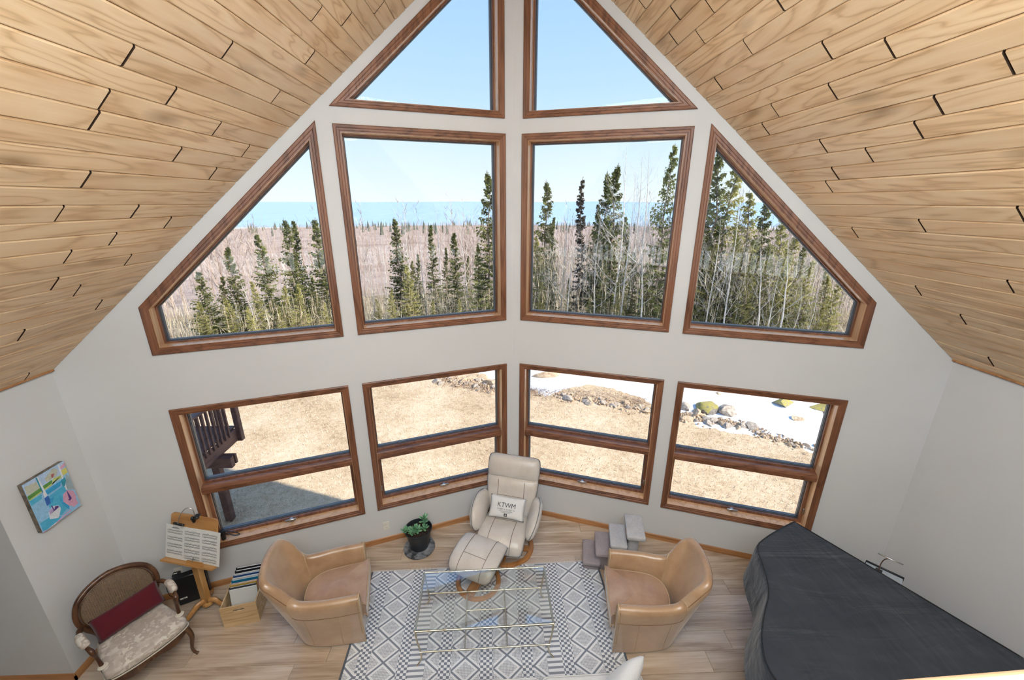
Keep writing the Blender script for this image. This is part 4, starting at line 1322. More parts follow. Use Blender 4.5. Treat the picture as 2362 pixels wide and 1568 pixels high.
rec = empty('recliner', (-0.09, 3.86, 0.0), math.radians(-106), 'cream leather reclining chair on a round wooden base by the windows', 'recliner')
ring_base(rec)
m = MB(); m.box((0, 0, 0.022), (0.54, 0.07, 0.03), None, 0.006); m.box((0, 0, 0.0225), (0.07, 0.54, 0.03), None, 0.006); m.build('base_cross', M_ringwood, rec, 40)
MB().lathe([(0.05, 0.035), (0.034, 0.05), (0.03, 0.28), (0.07, 0.30)], 18).build('pedestal', M_blacksteel, rec, 40)
for s in (-1, 1):
    MB().tube([(-0.20, s * 0.20, 0.03), (-0.16, s * 0.225, 0.16), (-0.06, s * 0.235, 0.27), (0.04, s * 0.22, 0.31)], [0.026, 0.028, 0.028, 0.02], 8, squash=0.6).build('support_arm', M_ringwood, rec, 50)
# seat: a thick curved pad whose front rolls down
def pad(path, widths, thick, n=22, p=3.0):
    m = MB(); rings = []
    P = [Vector(q) for q in path]
    for i, c in enumerate(P):
        t = (P[min(i + 1, len(P) - 1)] - P[max(i - 1, 0)]).normalized()
        u = Vector((0, 1, 0)); v = t.cross(u).normalized()
        rings.append(sup_ring(c, u, v, widths[i], thick[i], n, p))
    return m.loft(rings), rings
SP = [(-0.145, 0, 0.375), (-0.12, 0, 0.37), (-0.04, 0, 0.362), (0.06, 0, 0.364), (0.17, 0, 0.376), (0.27, 0, 0.376), (0.335, 0, 0.345), (0.365, 0, 0.29), (0.362, 0, 0.255)]
sm_, srings = pad(SP, [0.19, 0.235, 0.255, 0.262, 0.265, 0.265, 0.262, 0.250, 0.22], [0.02, 0.05, 0.062, 0.066, 0.066, 0.064, 0.056, 0.045, 0.015])
seat = sm_.build('seat', M_cream, rec, 70)
def on_pad(rings, y0, i0, i1, name, par, mat=M_creamseam, r=0.0032, side=1, lift=0.0015):
    pts = []
    for rg in rings[i0:i1 + 1]:
        c = sum(rg, Vector()) / len(rg)
        best = None
        for a, b in zip(rg, rg[1:] + rg[:1]):
            if (a.y - y0) * (b.y - y0) <= 0 and abs(a.y - b.y) > 1e-6:
                q = a.lerp(b, (y0 - a.y) / (b.y - a.y))
                d = (q - c)
                sgn = d.dot(side_vec)
                if best is None or sgn > best[0]: best = (sgn, q, d)
        if best: pts.append(best[1] + best[2].normalized() * lift)
    pts = catmull(pts, 3)
    MB().tube(pts, r, 5).build(name, mat, par, 60)
side_vec = Vector((0.35, 0, 1.0))
for y0 in (-0.125, 0.125): on_pad(srings, y0, 1, 7, 'seam', seat)
# cross seam on the seat
def cross_seam(rings, i, ys, par, mat=M_creamseam):
    pts = []
    for y0 in ys:
        rg = rings[i]; c = sum(rg, Vector()) / len(rg); best = None
        for a, b in zip(rg, rg[1:] + rg[:1]):
            if (a.y - y0) * (b.y - y0) <= 0 and abs(a.y - b.y) > 1e-6:
                q = a.lerp(b, (y0 - a.y) / (b.y - a.y)); d = q - c; sg = d.dot(side_vec)
                if best is None or sg > best[0]: best = (sg, q, d)
        if best: pts.append(best[1] + best[2].normalized() * 0.0015)
    if len(pts) > 1: MB().tube(pts, 0.003, 5).build('seam', mat, par, 60)
cross_seam(srings, 3, [-0.125 + 0.025 * k for k in range(11)], seat)
def edge_piping(rings, s, par, i0=0, i1=None, mat=M_piping, r=0.004):
    pts = [max(rg, key=lambda p: s * p.y) for rg in rings[i0:i1]]
    MB().tube(catmull([p + Vector((0, s * 0.001, 0)) for p in pts], 3), r, 6).build('piping', mat, par, 60)
for s in (-1, 1): edge_piping(srings, s, seat)
# back: lower panel and headrest
BP = [(-0.105, 0, 0.355), (-0.125, 0, 0.40), (-0.165, 0, 0.48), (-0.205, 0, 0.57), (-0.240, 0, 0.66), (-0.270, 0, 0.735), (-0.284, 0, 0.765)]
bm_, brings = pad(BP, [0.21, 0.245, 0.270, 0.290, 0.302, 0.308, 0.303], [0.02, 0.045, 0.055, 0.052, 0.055, 0.062, 0.03])
back = bm_.build('backrest', M_cream, rec, 70)
side_vec = Vector((1.0, 0, 0.35))
for y0 in (-0.155, 0.155): on_pad(brings, y0, 1, 5, 'seam', back)
cross_seam(brings, 3, [-0.155 + 0.031 * k for k in range(11)], back)
HP = [(-0.280, 0, 0.750), (-0.290, 0, 0.775), (-0.318, 0, 0.832), (-0.345, 0, 0.898), (-0.370, 0, 0.952), (-0.386, 0, 0.980), (-0.392, 0, 0.990)]
hm_, hrings = pad(HP, [0.292, 0.306, 0.310, 0.312, 0.306, 0.286, 0.24], [0.03, 0.058, 0.072, 0.074, 0.062, 0.038, 0.01])
head = hm_.build('headrest', M_cream, rec, 70)
for s in (-1, 1):
    edge_piping(brings, s, back); edge_piping(hrings, s, head)
MB().tube(catmull([hrings[-1][i] for i in range(0, 11, 2)], 2), 0.004, 6).build('piping', M_piping, head, 60)
# arm pods
for s in (-1, 1):
    AP = [(-0.215, s * 0.292, 0.545), (-0.190, s * 0.300, 0.542), (-0.10, s * 0.316, 0.525), (0.02, s * 0.322, 0.495), (0.13, s * 0.318, 0.455), (0.215, s * 0.305, 0.410), (0.245, s * 0.298, 0.385)]
    hh = [0.03, 0.080, 0.122, 0.132, 0.120, 0.078, 0.02]; tt = [0.02, 0.046, 0.060, 0.064, 0.060, 0.044, 0.012]
    P = [Vector(q) for q in AP]; rings = []
    for i, c in enumerate(P):
        t = (P[min(i + 1, 6)] - P[max(i - 1, 0)]).normalized()
        upv = Vector((0.30, s * 0.50, 1)); v = (upv - t * upv.dot(t)).normalized(); u = t.cross(v)
        rings.append(sup_ring(c, v, u, hh[i], tt[i], 18, 2.3))
    a_ = MB().loft(rings).build('arm', M_cream, rec, 70)
    edge = [max(rg, key=lambda p: p.z + s * p.y * 0.5) for rg in rings]
    low = [min(rg, key=lambda p: p.z + s * p.y * 0.5) for rg in rings]
    MB().tube(catmull(edge + low[::-1], 3), 0.0036, 6).build('piping', M_piping, a_, 60)
    MB().box((-0.02, s * 0.262, 0.40), (0.20, 0.03, 0.05), None, 0.01).build('arm_bracket', M_blacksteel, rec, 40)

# ------------------------------------------------------------------ ottoman
ot = empty('ottoman', (-0.405, 3.385, 0.008), math.radians(-117), 'cream leather footstool on a round wooden base, half under the glass table', 'ottoman')
ring_base(ot, 0.215, 0.05, 0.03)
MB().box((0, 0, 0.02), (0.40, 0.10, 0.028), None, 0.006).build('base_cross', M_ringwood, ot, 40)
MB().tube([(-0.10, 0, 0.03), (-0.06, 0, 0.13), (0.0, 0, 0.24), (0.03, 0, 0.30)], [0.05, 0.04, 0.036, 0.05], 10, squash=0.7).build('support_arm', M_ringwood, ot, 50)
OP = [(-0.235, 0, 0.340), (-0.225, 0, 0.355), (-0.17, 0, 0.380), (-0.06, 0, 0.380), (0.05, 0, 0.362), (0.13, 0, 0.335), (0.180, 0, 0.300), (0.200, 0, 0.268), (0.202, 0, 0.250)]
om_, orings = pad(OP, [0.20, 0.232, 0.255, 0.262, 0.262, 0.258, 0.245, 0.215, 0.17], [0.012, 0.03, 0.045, 0.05, 0.05, 0.048, 0.042, 0.03, 0.01])
oc = om_.build('cushion', M_cream, ot, 70)
side_vec = Vector((0.25, 0, 1.0))
for y0 in (-0.13, 0.13): on_pad(orings, y0, 1, 7, 'seam', oc)
cross_seam(orings, 4, [-0.13 + 0.026 * k for k in range(11)], oc)
for s in (-1, 1): edge_piping(orings, s, oc)

# ------------------------------------------------------------------ scatter pillows
def pillow_fn(w, h, t, pinch=0.05):
    def F(u, v, s):            # u,v in -1..1
        x = u * w / 2 * (1 - pinch * (1 - v * v) * abs(u) ** 3)
        y = v * h / 2 * (1 - pinch * 1.3 * (1 - u * u) * abs(v) ** 3)
        z = s * t / 2 * (max(0, 1 - abs(u) ** 3.2) * max(0, 1 - abs(v) ** 3.2)) ** 0.62
        return Vector((x, y, z))
    return F
def pillow_mesh(w, h, t, n=18, pinch=0.05, wr=0.0, seed=0):
    F = pillow_fn(w, h, t, pinch)
    m = MB()
    for s in (1, -1):
        def fn(a, b):
            u, v = a * 2 - 1, b * 2 - 1
            p = F(u, v, s)
            if wr:
                e = (1 - abs(u) ** 6) * (1 - abs(v) ** 6)
                p.z += s * wr * mnoise.noise(Vector((u * 3 + seed, v * 2.2, s * 2.0))) * e
            return p
        m.grid(fn, n, n)
    bm = bmesh.new()
    me = bpy.data.meshes.new('pillow'); me.from_pydata(m.v, [], m.f)
    bm.from_mesh(me); bmesh.ops.remove_doubles(bm, verts=bm.verts[:], dist=1e-5)
    bmesh.ops.recalc_face_normals(bm, faces=bm.faces[:]); bm.to_mesh(me); bm.free()
    for p in me.polygons: p.use_smooth = True
    return me, F
def orient(o, loc, xdir, zdir):
    """place with local x along xdir and local z (face of the pillow) along zdir"""
    x = Vector(xdir).normalized(); z = Vector(zdir); z = (z - x * z.dot(x)).normalized(); y = z.cross(x)
    M = Matrix((x, y, z)).transposed().to_4x4(); M.translation = Vector(loc)
    o.matrix_world = M
def fabric(name, c, var=0.08, scale=220, bump=0.25):
    k = NT(name); k.bsdf(c, 0.85, spec=0.2)
    v = k.coord(); n = k.noise(v, scale, 2)
    k.base(k.ramp(n, [(0.3, tuple(a * (1 - var) for a in c[:3])), (0.7, tuple(min(1, a * (1 + var)) for a in c[:3]))]))
    k.bump(n, bump, 0.002)
    k.b.inputs['Sheen Weight'].default_value = 0.2
    return k.m
M_linen = fabric('white_linen', (0.74, 0.73, 0.72, 1))
M_ink = plain('black_print', (0.035, 0.04, 0.055, 1), 0.8)
RM = Matrix.Translation((-0.09, 3.86, 0)) @ Matrix.Rotation(math.radians(-106), 4, 'Z')
def rec_pt(x, y, z): return RM @ Vector((x, y, z))
tp = empty('throw_pillow', rec_pt(0.06, 0.0, 0.435), 0, 'white lumbar pillow printed KTWM in the cream recliner', 'pillow')
PWd, PHt, PTh = 0.42, 0.245, 0.105
me, PF = pillow_mesh(PWd, PHt, PTh, 18, 0.07, 0.004, 4)
me.materials.append(M_linen)
cov = link(bpy.data.objects.new('cover', me), tp)
xd = RM.to_3x3() @ Vector((0.0, 1.0, 0.0)); zd = RM.to_3x3() @ Vector((0.80, 0.0, 0.62))
orient(tp, rec_pt(-0.012, 0.0, 0.545), xd, zd)
def print_text(body, size, cx, cy, par, F, w, h, mat, name='lettering', stretch=1.0, bold=0.0):
    cu = bpy.data.curves.new('lettering', 'FONT')
    cu.body = body; cu.size = size; cu.align_x = 'CENTER'; cu.align_y = 'CENTER'; cu.offset = bold
    cu.resolution_u = 3
    ob = bpy.data.objects.new('lettering', cu); COL.objects.link(ob)
    dg = bpy.context.evaluated_depsgraph_get()
    me = bpy.data.meshes.new_from_object(ob.evaluated_get(dg))
    bpy.data.objects.remove(ob); bpy.data.curves.remove(cu)
    bm = bmesh.new(); bm.from_mesh(me)
    bmesh.ops.triangulate(bm, faces=bm.faces[:])
    bmesh.ops.subdivide_edges(bm, edges=[e for e in bm.edges if e.calc_length() > 0.02], cuts=2, use_grid_fill=True)
    for v in bm.verts:
        x, y = v.co.x * stretch + cx, v.co.y + cy
        p = F(max(-1, min(1, x / (w / 2))), max(-1, min(1, y / (h / 2))), 1) if F else Vector((x, y, 0))
        v.co = Vector((x, y, p.z + 0.0022 + (0.0015 if F else 0)))
    bm.to_mesh(me); bm.free()
    me.materials.clear(); me.materials.append(mat)
    o = bpy.data.objects.new(name, me); link(o, par)
    return o
print_text('KTWM', 0.070, 0, 0.024, tp, PF, PWd, PHt, M_ink)
print_text('47.0469\u00b0 N  91.7527\u00b0 W', 0.0205, 0, -0.020, tp, PF, PWd, PHt, M_ink)
print_text('TWO HARBORS HELGESON', 0.0125, 0, -0.039, tp, PF, PWd, PHt, M_ink)
print_text('MUNICIPAL AIRPORT', 0.0115, 0, -0.053, tp, PF, PWd, PHt, M_ink)
mk = MB()
def quad2d(m, pts):
    vs = []
    for x, y in pts: vs.append(Vector((x, y, PF(x / (PWd / 2), y / (PHt / 2), 1).z + 0.004)))
    m.add(vs, [tuple(range(len(pts)))])
quad2d(mk, [(-0.018, -0.094), (0.018, -0.094), (0.018, -0.062), (-0.018, -0.062)])
em = mk.build('emblem', M_ink, tp, None)
mk = MB()
for pg in ([(-0.0025, -0.066), (0.0025, -0.066), (0.0025, -0.090), (-0.0025, -0.090)], [(-0.014, -0.082), (0.0, -0.072), (0.014, -0.082), (0.0, -0.078)], [(-0.007, -0.091), (0, -0.086), (0.007, -0.091), (0, -0.089)]):
    quad2d(mk, pg)
ob = mk.build('airplane_mark', M_linen, em, None)
ob.location = (0, 0, 0.0012)

# ------------------------------------------------------------------ rug
def rug_mat():
    k = NT('woven_rug'); k.bsdf((0.6, 0.58, 0.56, 1), 0.95, spec=0.1)
    s = k.sep(k.coord())
    X, Yc = s[0], s[1]
    w = k.math('ABSOLUTE', X)
    gt = lambda a, b: k.math('GREATER_THAN', a, b)
    lt = lambda a, b: k.math('LESS_THAN', a, b)
    mul = lambda a, b: k.math('MULTIPLY', a, b)
    mx = lambda a, b: k.math('MAXIMUM', a, b)
    def band(lo, hi): return mul(gt(w, lo), lt(w, hi))
    # distance from the centre of the repeat along the rug
    t = k.math('SUBTRACT', k.math('FRACT', k.math('ADD', k.math('DIVIDE', Yc, 0.212), 40.5)), 0.5)
    dy = k.math('DIVIDE', k.math('ABSOLUTE', t), 0.5)          # 0 at diamond centre, 1 at the crossings
    def dia(c, hw):
        return k.math('ADD', k.math('DIVIDE', k.math('ABSOLUTE', k.math('SUBTRACT', w, c)), hw), dy)
    fx = k.math('ABSOLUTE', k.math('SUBTRACT', k.math('FRACT', k.math('DIVIDE', X, 0.0125)), 0.5))
    fy = k.math('ABSOLUTE', k.math('SUBTRACT', k.math('FRACT', k.math('DIVIDE', Yc, 0.0125)), 0.5))
    mesh = mul(mx(gt(fx, 0.30), gt(fy, 0.30)), 0.62)
    def diamond(lo, hi, c, hw):
        d = dia(c, hw)
        line = lt(k.math('ABSOLUTE', k.math('SUBTRACT', d, 1.0)), 0.10)
        fill = mul(mx(lt(d, 0.68), gt(d, 1.32)), mesh)
        return mul(mx(mul(line, 0.92), fill), band(lo, hi))
    ck = k.n('TexChecker'); ck.inputs['Scale'].default_value = 1.0
    ck.inputs[1].default_value = (1, 1, 1, 1); ck.inputs[2].default_value = (0, 0, 0, 1)
    mpv = k.coord('Object', (1 / 0.0265, 1 / 0.0225, 0.001)); k.l(mpv, ck.inputs['Vector'])
    chk = mul(ck.outputs[1], 0.95)
    ladder = gt(k.math('FRACT', k.math('DIVIDE', Yc, 0.045)), 0.56)
    tot = diamond(0.06, 0.31, 0.185, 0.125)
    for m_ in (mul(chk, band(-1, 0.06)), mul(chk, band(0.31, 0.415)), diamond(0.415, 0.54, 0.54, 0.125), mul(mul(ladder, 0.85), band(0.54, 0.675)),
               mul(chk, band(0.675, 0.78)), diamond(0.78, 1.03, 0.905, 0.125), mul(chk, band(1.03, 1.135)), diamond(1.135, 1.26, 1.26, 0.125)):
        tot = mx(tot, m_)
    wv = k.noise(k.coord('Object'), 260, 2)
    c = k.mix(tot, (0.86, 0.86, 0.88, 1), (0.15, 0.175, 0.23, 1))
    c = k.mix(k.math('MULTIPLY', wv, 0.22), c, (0.45, 0.44, 0.44, 1))
    k.base(c)
    k.bump(k.math('ADD', wv, k.math('MULTIPLY', tot, -0.5)), 0.5, 0.004)
    return k.m
rug = empty('area_rug', (-0.305, 2.72, 0), math.radians(1.6), 'flat-woven white and slate patterned rug under the glass table', 'rug')
MB().box((0, 0, 0.0045), (2.47, 1.72, 0.007), None, 0.003).build('field', rug_mat(), rug, 40)
M_bind = fabric('slate_binding', (0.10, 0.115, 0.14, 1))
for s in (-1, 1):
    MB().box((s * 1.242, 0, 0.005), (0.022, 1.72, 0.009), None, 0.004).build('edge_binding', M_bind, rug, 40)
    fm = MB(); rr = R_(70 + s)
    for i in range(176):
        x = -1.235 + i * 2.47 / 175
        fm.box((x, s * (0.860 + 0.006), 0.004), (0.006, 0.016 + rr.uniform(0, 0.006), 0.004), Matrix.Rotation(rr.uniform(-0.3, 0.3), 3, 'Z'))
    f = fm.build('fringe', M_linen if s > 0 else M_bind, rug, None); f['kind'] = 'stuff'

# ------------------------------------------------------------------ brass bamboo coffee table
M_brass = plain('polished_brass', (0.66, 0.585, 0.43, 1), 0.30, metal=1.0, var=0.05)
ct = empty('coffee_table', (-0.313, 2.862, 0.008), math.radians(1.6), 'brass bamboo-style coffee table with clear glass top on the rug', 'coffee table')
TW, TD, TZ = 1.175, 0.585, 0.42
def bamboo(par, name, a, b, r=0.0085, knots=6):
    a, b = Vector(a), Vector(b); m = MB(); pts = []; rad = []
    n = knots * 8
    for i in range(n + 1):
        t = i / n; f = (t * knots) % 1.0
        dk = min(f, 1 - f)
        pts.append(a.lerp(b, t)); rad.append(r * (1.0 + 0.42 * math.exp(-(dk / 0.055) ** 2) - 0.0))
    m.tube(pts, rad, 8)
    return m.build(name, M_brass, par, 50)
hx, hy = TW / 2, TD / 2
for s in (-1, 1):
    bamboo(ct, 'top_rail', (-hx, s * hy, TZ - 0.010), (hx, s * hy, TZ - 0.010), 0.0088, 9)
    bamboo(ct, 'top_rail', (s * hx, -hy, TZ - 0.010), (s * hx, hy, TZ - 0.010), 0.0088, 5)
    bamboo(ct, 'stretcher', (-hx + 0.02, s * (hy - 0.010), 0.150), (hx - 0.02, s * (hy - 0.010), 0.150), 0.0068, 8)
for x in (-0.18, 0.19):
    bamboo(ct, 'cross_bar', (x, -hy + 0.012, 0.150), (x, hy - 0.012, 0.150), 0.0058, 5)
bamboo(ct, 'cross_bar', (-0.18, 0.08, 0.150), (0.19, 0.08, 0.150), 0.0052, 3)
for sx in (-1, 1):
    for sy in (-1, 1):
        X0, Y0 = sx * hx, sy * hy
        pts = catmull([(X0, Y0, TZ - 0.012), (X0 - sx * 0.006, Y0 - sy * 0.004, 0.30), (X0 - sx * 0.022, Y0 - sy * 0.012, 0.18), (X0 - sx * 0.030, Y0 - sy * 0.014, 0.10), (X0 - sx * 0.018, Y0 - sy * 0.010, 0.045), (X0 + sx * 0.010, Y0, 0.008), (X0 + sx * 0.016, Y0, 0.002)], 6)
        n = len(pts)
        rad = [0.0078 * (1 + 0.4 * math.exp(-(((i / n * 6) % 1.0 - 0.5) / 0.07) ** 2)) * (1 - 0.25 * i / n) for i in range(n)]
        MB().tube(pts, rad, 8).build('leg', M_brass, ct, 50)
M_tglass = glass_mat('table_glass', (0.97, 0.985, 0.98, 1), 0.11, 0.85)
MB().box((0, 0, TZ - 0.002), (TW - 0.014, TD - 0.014, 0.008), None, 0.001).build('glass_top', M_tglass, ct, None)

# ------------------------------------------------------------------ potted succulent
pp = empty('potted_succulent', (-1.115, 3.875, 0), 0.4, 'jade-like green succulent in a black nursery pot on the floor', 'plant')
M_pot = plain('black_nursery_pot', (0.018, 0.022, 0.026, 1), 0.42)
PF0 = 0.026
MB().lathe([(0.001, PF0), (0.098, PF0), (0.104, PF0 + 0.01), (0.128, PF0 + 0.14), (0.146, PF0 + 0.228), (0.152, PF0 + 0.232), (0.158, PF0 + 0.250), (0.158, PF0 + 0.258), (0.150, PF0 + 0.260), (0.146, PF0 + 0.252), (0.138, PF0 + 0.20), (0.001, PF0 + 0.19)], 36).build('pot', M_pot, pp, 40)
k = NT('potting_soil'); k.bsdf((0.05, 0.035, 0.028, 1), 0.95, spec=0.1)
v = k.coord(); n_ = k.noise(v, 60, 4, 0.7); k.base(k.ramp(n_, [(0.35, (0.02, 0.013, 0.01)), (0.55, (0.07, 0.045, 0.035)), (0.75, (0.17, 0.12, 0.10))])); k.bump(n_, 0.9, 0.02)
MB().lathe([(0.001, PF0 + 0.212), (0.07, PF0 + 0.210), (0.141, PF0 + 0.206), (0.139, PF0 + 0.199), (0.001, PF0 + 0.195)], 28).build('soil', k.m, pp, 60)
k = NT('succulent_leaf'); k.bsdf((0.15, 0.34, 0.16, 1), 0.38)
v = k.coord('Object'); k.base(k.ramp(k.noise(v, 16, 2), [(0.35, (0.07, 0.22, 0.09)), (0.55, (0.16, 0.36, 0.19)), (0.75, (0.33, 0.52, 0.33))]))
k.b.inputs['Subsurface Weight'].default_value = 0.1; k.b.inputs['Subsurface Radius'].default_value = (0.02, 0.03, 0.01)
M_leaf = k.m
M_stem = plain('succulent_stem', (0.20, 0.30, 0.14, 1), 0.6)
def leaf_mesh():
    m = MB(); rings = []
    for i in range(8):
        t = i / 7; w = 0.0165 * math.sin(PI * min(1, t * 0.86 + 0.10)) ** 0.8 * (0.55 + 0.75 * t) + 0.0008
        th = 0.0058 * math.sin(PI * (0.08 + 0.86 * t)) + 0.0006
        c = Vector((t * 0.070, 0, 0.018 * t * t))
        rings.append([c + Vector((0, math.cos(a) * w, math.sin(a) * th)) for a in [2 * PI * q / 8 for q in range(8)]])
    m.loft(rings)
    return m.mesh('leaf', M_leaf, 80)
LEAF = leaf_mesh()
rr = R_(9)
for (bx, by, tx, ty, tz, n, sc0) in ((-0.04, -0.03, -0.165, -0.035, 0.335, 13, 1.0), (-0.02, -0.02, -0.035, -0.045, 0.325, 15, 0.95), (0.06, 0.03, 0.085, 0.035, 0.365, 15, 0.95), (0.03, -0.01, 0.075, -0.045, 0.29, 9, 0.9), (-0.05, 0.0, -0.10, -0.075, 0.29, 8, 0.85)):
    a, b = Vector((bx, by, PF0 + 0.205)), Vector((tx, ty, tz))
    mid_ = a.lerp(b, 0.5) + Vector((0, 0, 0.02))
    st_ = MB().tube(catmull([a, mid_, b], 4), [0.008, 0.0078, 0.0075, 0.007, 0.007, 0.0065, 0.006, 0.005, 0.004], 7).build('stem', M_stem, pp, 60)
    for i in range(n):
        t = 0.45 + 0.55 * i / (n - 1)
        p = a.lerp(b, t) + Vector((0, 0, 0.02 * 4 * t * (1 - t)))
        az = i * 2.4 + rr.uniform(-0.3, 0.3); up = math.radians(-18 + 75 * ((t - 0.45) / 0.55) ** 1.5 + rr.uniform(-8, 8))
        o = link(bpy.data.objects.new('leaf', LEAF), pp)
        s_ = sc0 * rr.uniform(0.8, 1.1) * (1.0 if t < 0.95 else 0.7)
        o.location = p; o.scale = (s_, s_, s_); o.rotation_euler = (rr.uniform(-0.3, 0.3), -up, az)
sa = empty('plant_saucer', (-1.118, 3.868, 0), 0.0, 'round mottled grey plant caddy under the black pot', 'saucer')
k = NT('mottled_slate'); k.bsdf((0.16, 0.17, 0.19, 1), 0.55)
v = k.coord(); k.base(k.ramp(k.noise(v, 14, 4, 0.65), [(0.4, (0.03, 0.033, 0.04)), (0.5, (0.15, 0.155, 0.17)), (0.65, (0.27, 0.28, 0.30))]))
MB().lathe([(0.001, 0.0), (0.168, 0.0), (0.177, 0.004), (0.180, 0.014), (0.177, 0.024), (0.172, 0.0255), (0.001, 0.0255)], 48).build('tray', k.m, sa, 35)

# ------------------------------------------------------------------ carpeted pet steps
def carpet(name, c):
    k = NT(name); k.bsdf(c, 0.95, spec=0.05)
    v = k.coord('Object', rand=3.0); n = k.noise(k.coord('Object', (1, 0.35, 1)), 190, 3, 0.7); b = k.noise(v, 12, 3)
    k.base(k.ramp(k.math('ADD', k.math('MULTIPLY', n, 0.7), k.math('MULTIPLY', b, 0.3)), [(0.3, tuple(a * 0.72 for a in c[:3])), (0.55, c[:3]), (0.75, tuple(min(1, a * 1.22) for a in c[:3]))]))
    k.bump(n, 0.8, 0.006)
    return k.m
M_carp1 = carpet('mauve_carpet', (0.40, 0.34, 0.345, 1)); M_carp2 = carpet('pale_grey_carpet', (0.56, 0.545, 0.55, 1))
cs = empty('pet_steps', (1.085, 3.585, 0), math.radians(-11), 'four-step grey carpeted pet stairs behind the right armchair', 'pet stairs')
def tread(x, z, w, d, mat, th=0.045):
    m = cushion(round_rect(w, d, 0.018, 4, x, 0), z - th, z, 0.014, 0.002, 3)
    return m.build('tread', mat, cs, 60)
tread(-0.235, 0.135, 0.19, 0.34, M_carp1, 0.05)
tread(-0.115, 0.27, 0.175, 0.34, M_carp1)
tread(0.035, 0.405, 0.18, 0.34, M_carp2)
tread(0.200, 0.55, 0.19, 0.35, M_carp2, 0.05)
for x, w, z0, z1, mat in ((-0.235, 0.17, 0.0, 0.088, M_carp1), (-0.115, 0.13, 0.0, 0.226, M_carp1), (0.04, 0.13, 0.0, 0.361, M_carp2)):
    cushion(round_rect(w, 0.26 if x < -0.2 else 0.22, 0.012, 3, x, 0), z0, z1, 0.008, 0.0, 2).build('riser_box', mat, cs, 60)
cushion(round_rect(0.11, 0.16, 0.03, 4, 0.195, 0), 0.0, 0.501, 0.008, 0.0, 2).build('riser_post', M_carp2, cs, 60)

# ------------------------------------------------------------------ cane-back armchair
M_walnut = wood('dark_walnut', (0.035, 0.014, 0.008, 1), (0.085, 0.035, 0.017, 1), (0.16, 0.075, 0.035, 1), axis=2, rough=0.28, stretch=8, varamt=0.05)
k = NT('cream_damask'); k.bsdf((0.62, 0.57, 0.50, 1), 0.5, spec=0.4)
v = k.coord('Object')
vo = k.n('TexVoronoi'); vo.feature = 'SMOOTH_F1'; vo.inputs['Scale'].default_value = 13.0; k.l(v, vo.inputs['Vector'])
wa = k.n('TexWave'); wa.wave_type = 'RINGS'; wa.inputs['Scale'].default_value = 8.0; wa.inputs['Distortion'].default_value = 9.0; wa.inputs['Detail'].default_value = 3.0; wa.inputs['Detail Scale'].default_value = 2.2; k.l(v, wa.inputs['Vector'])
f = k.math('MULTIPLY', k.ramp(wa.outputs['Fac'], [(0.42, (0, 0, 0)), (0.52, (1, 1, 1))]), k.ramp(vo.outputs['Distance'], [(0.30, (1, 1, 1)), (0.55, (0.25, 0.25, 0.25))]))
k.base(k.mix(f, (0.50, 0.425, 0.365, 1), (0.72, 0.665, 0.585, 1)))
k.l(k.ramp(f, [(0.0, (0.36, 0.36, 0.36)), (1.0, (0.62, 0.62, 0.62))]), k.b.inputs['Roughness'])
k.bump(f, 0.25, 0.003)
M_damask = k.m
M_gimp = fabric('cream_gimp', (0.66, 0.60, 0.50, 1))
M_cane = plain('dark_cane', (0.20, 0.125, 0.07, 1), 0.5)
bg = empty('cane_armchair', (-3.235, 2.637, 0), math.radians(-34), 'carved dark wood armchair with cane back and cream damask seat', 'armchair')
# seat (x forward, y left)
bg.scale = (0.92, 0.92, 0.92)
so = [(0.285, 0.0), (0.280, 0.12), (0.262, 0.225), (0.235, 0.285), (0.19, 0.298), (0.10, 0.288), (-0.02, 0.268), (-0.15, 0.248), (-0.235, 0.225), (-0.255, 0.12), (-0.258, 0.0)]
so = so + [(x, -y) for x, y in so[-2:0:-1]]
so = [(p.x, p.y) for p in catmull([(x, y, 0) for x, y in so], 3, True)]
bseat = cushion(so, 0.360, 0.445, 0.032, 0.022).build('seat_cushion', M_damask, bg, 60)
MB().tube([(x * 1.003, y * 1.003, 0.368) for x, y in so], 0.006, 6, closed=True).build('gimp_braid', M_gimp, bseat, 60)
# seat rails: carved apron with a serpentine lower edge
n = len(so); rings = []
for i, (x, y) in enumerate(so):
    ang = math.atan2(y, x); drop = 0.022 * math.cos(4 * ang) if abs(x) < 0.27 else 0
    low = 0.298 + 0.018 * math.cos(y / 0.29 * PI * 2) * (1 if x > 0.2 else 0.3)
    k1 = 0.985; k0 = 0.90
    rings.append([Vector((x * k1, y * k1, 0.362)), Vector((x * 0.992, y * 0.992, 0.335)), Vector((x * k1, y * k1, low)), Vector((x * k0, y * k0, low)), Vector((x * k0, y * k0, 0.362))])
MB().loft(rings, False, True).build('seat_rail', M_walnut, bg, 40)
for i in range(9):                                     # carved shell at the centre of the apron
    pass
cm = MB()
for i in range(7):
    a = math.radians(-60 + 20 * i)
    cm.tube([(0.283, 0, 0.318), (0.288, math.sin(a) * 0.035, 0.318 + math.cos(a) * 0.018)], [0.004, 0.007], 6)
cm.build('carved_shell', M_walnut, bg, 60)
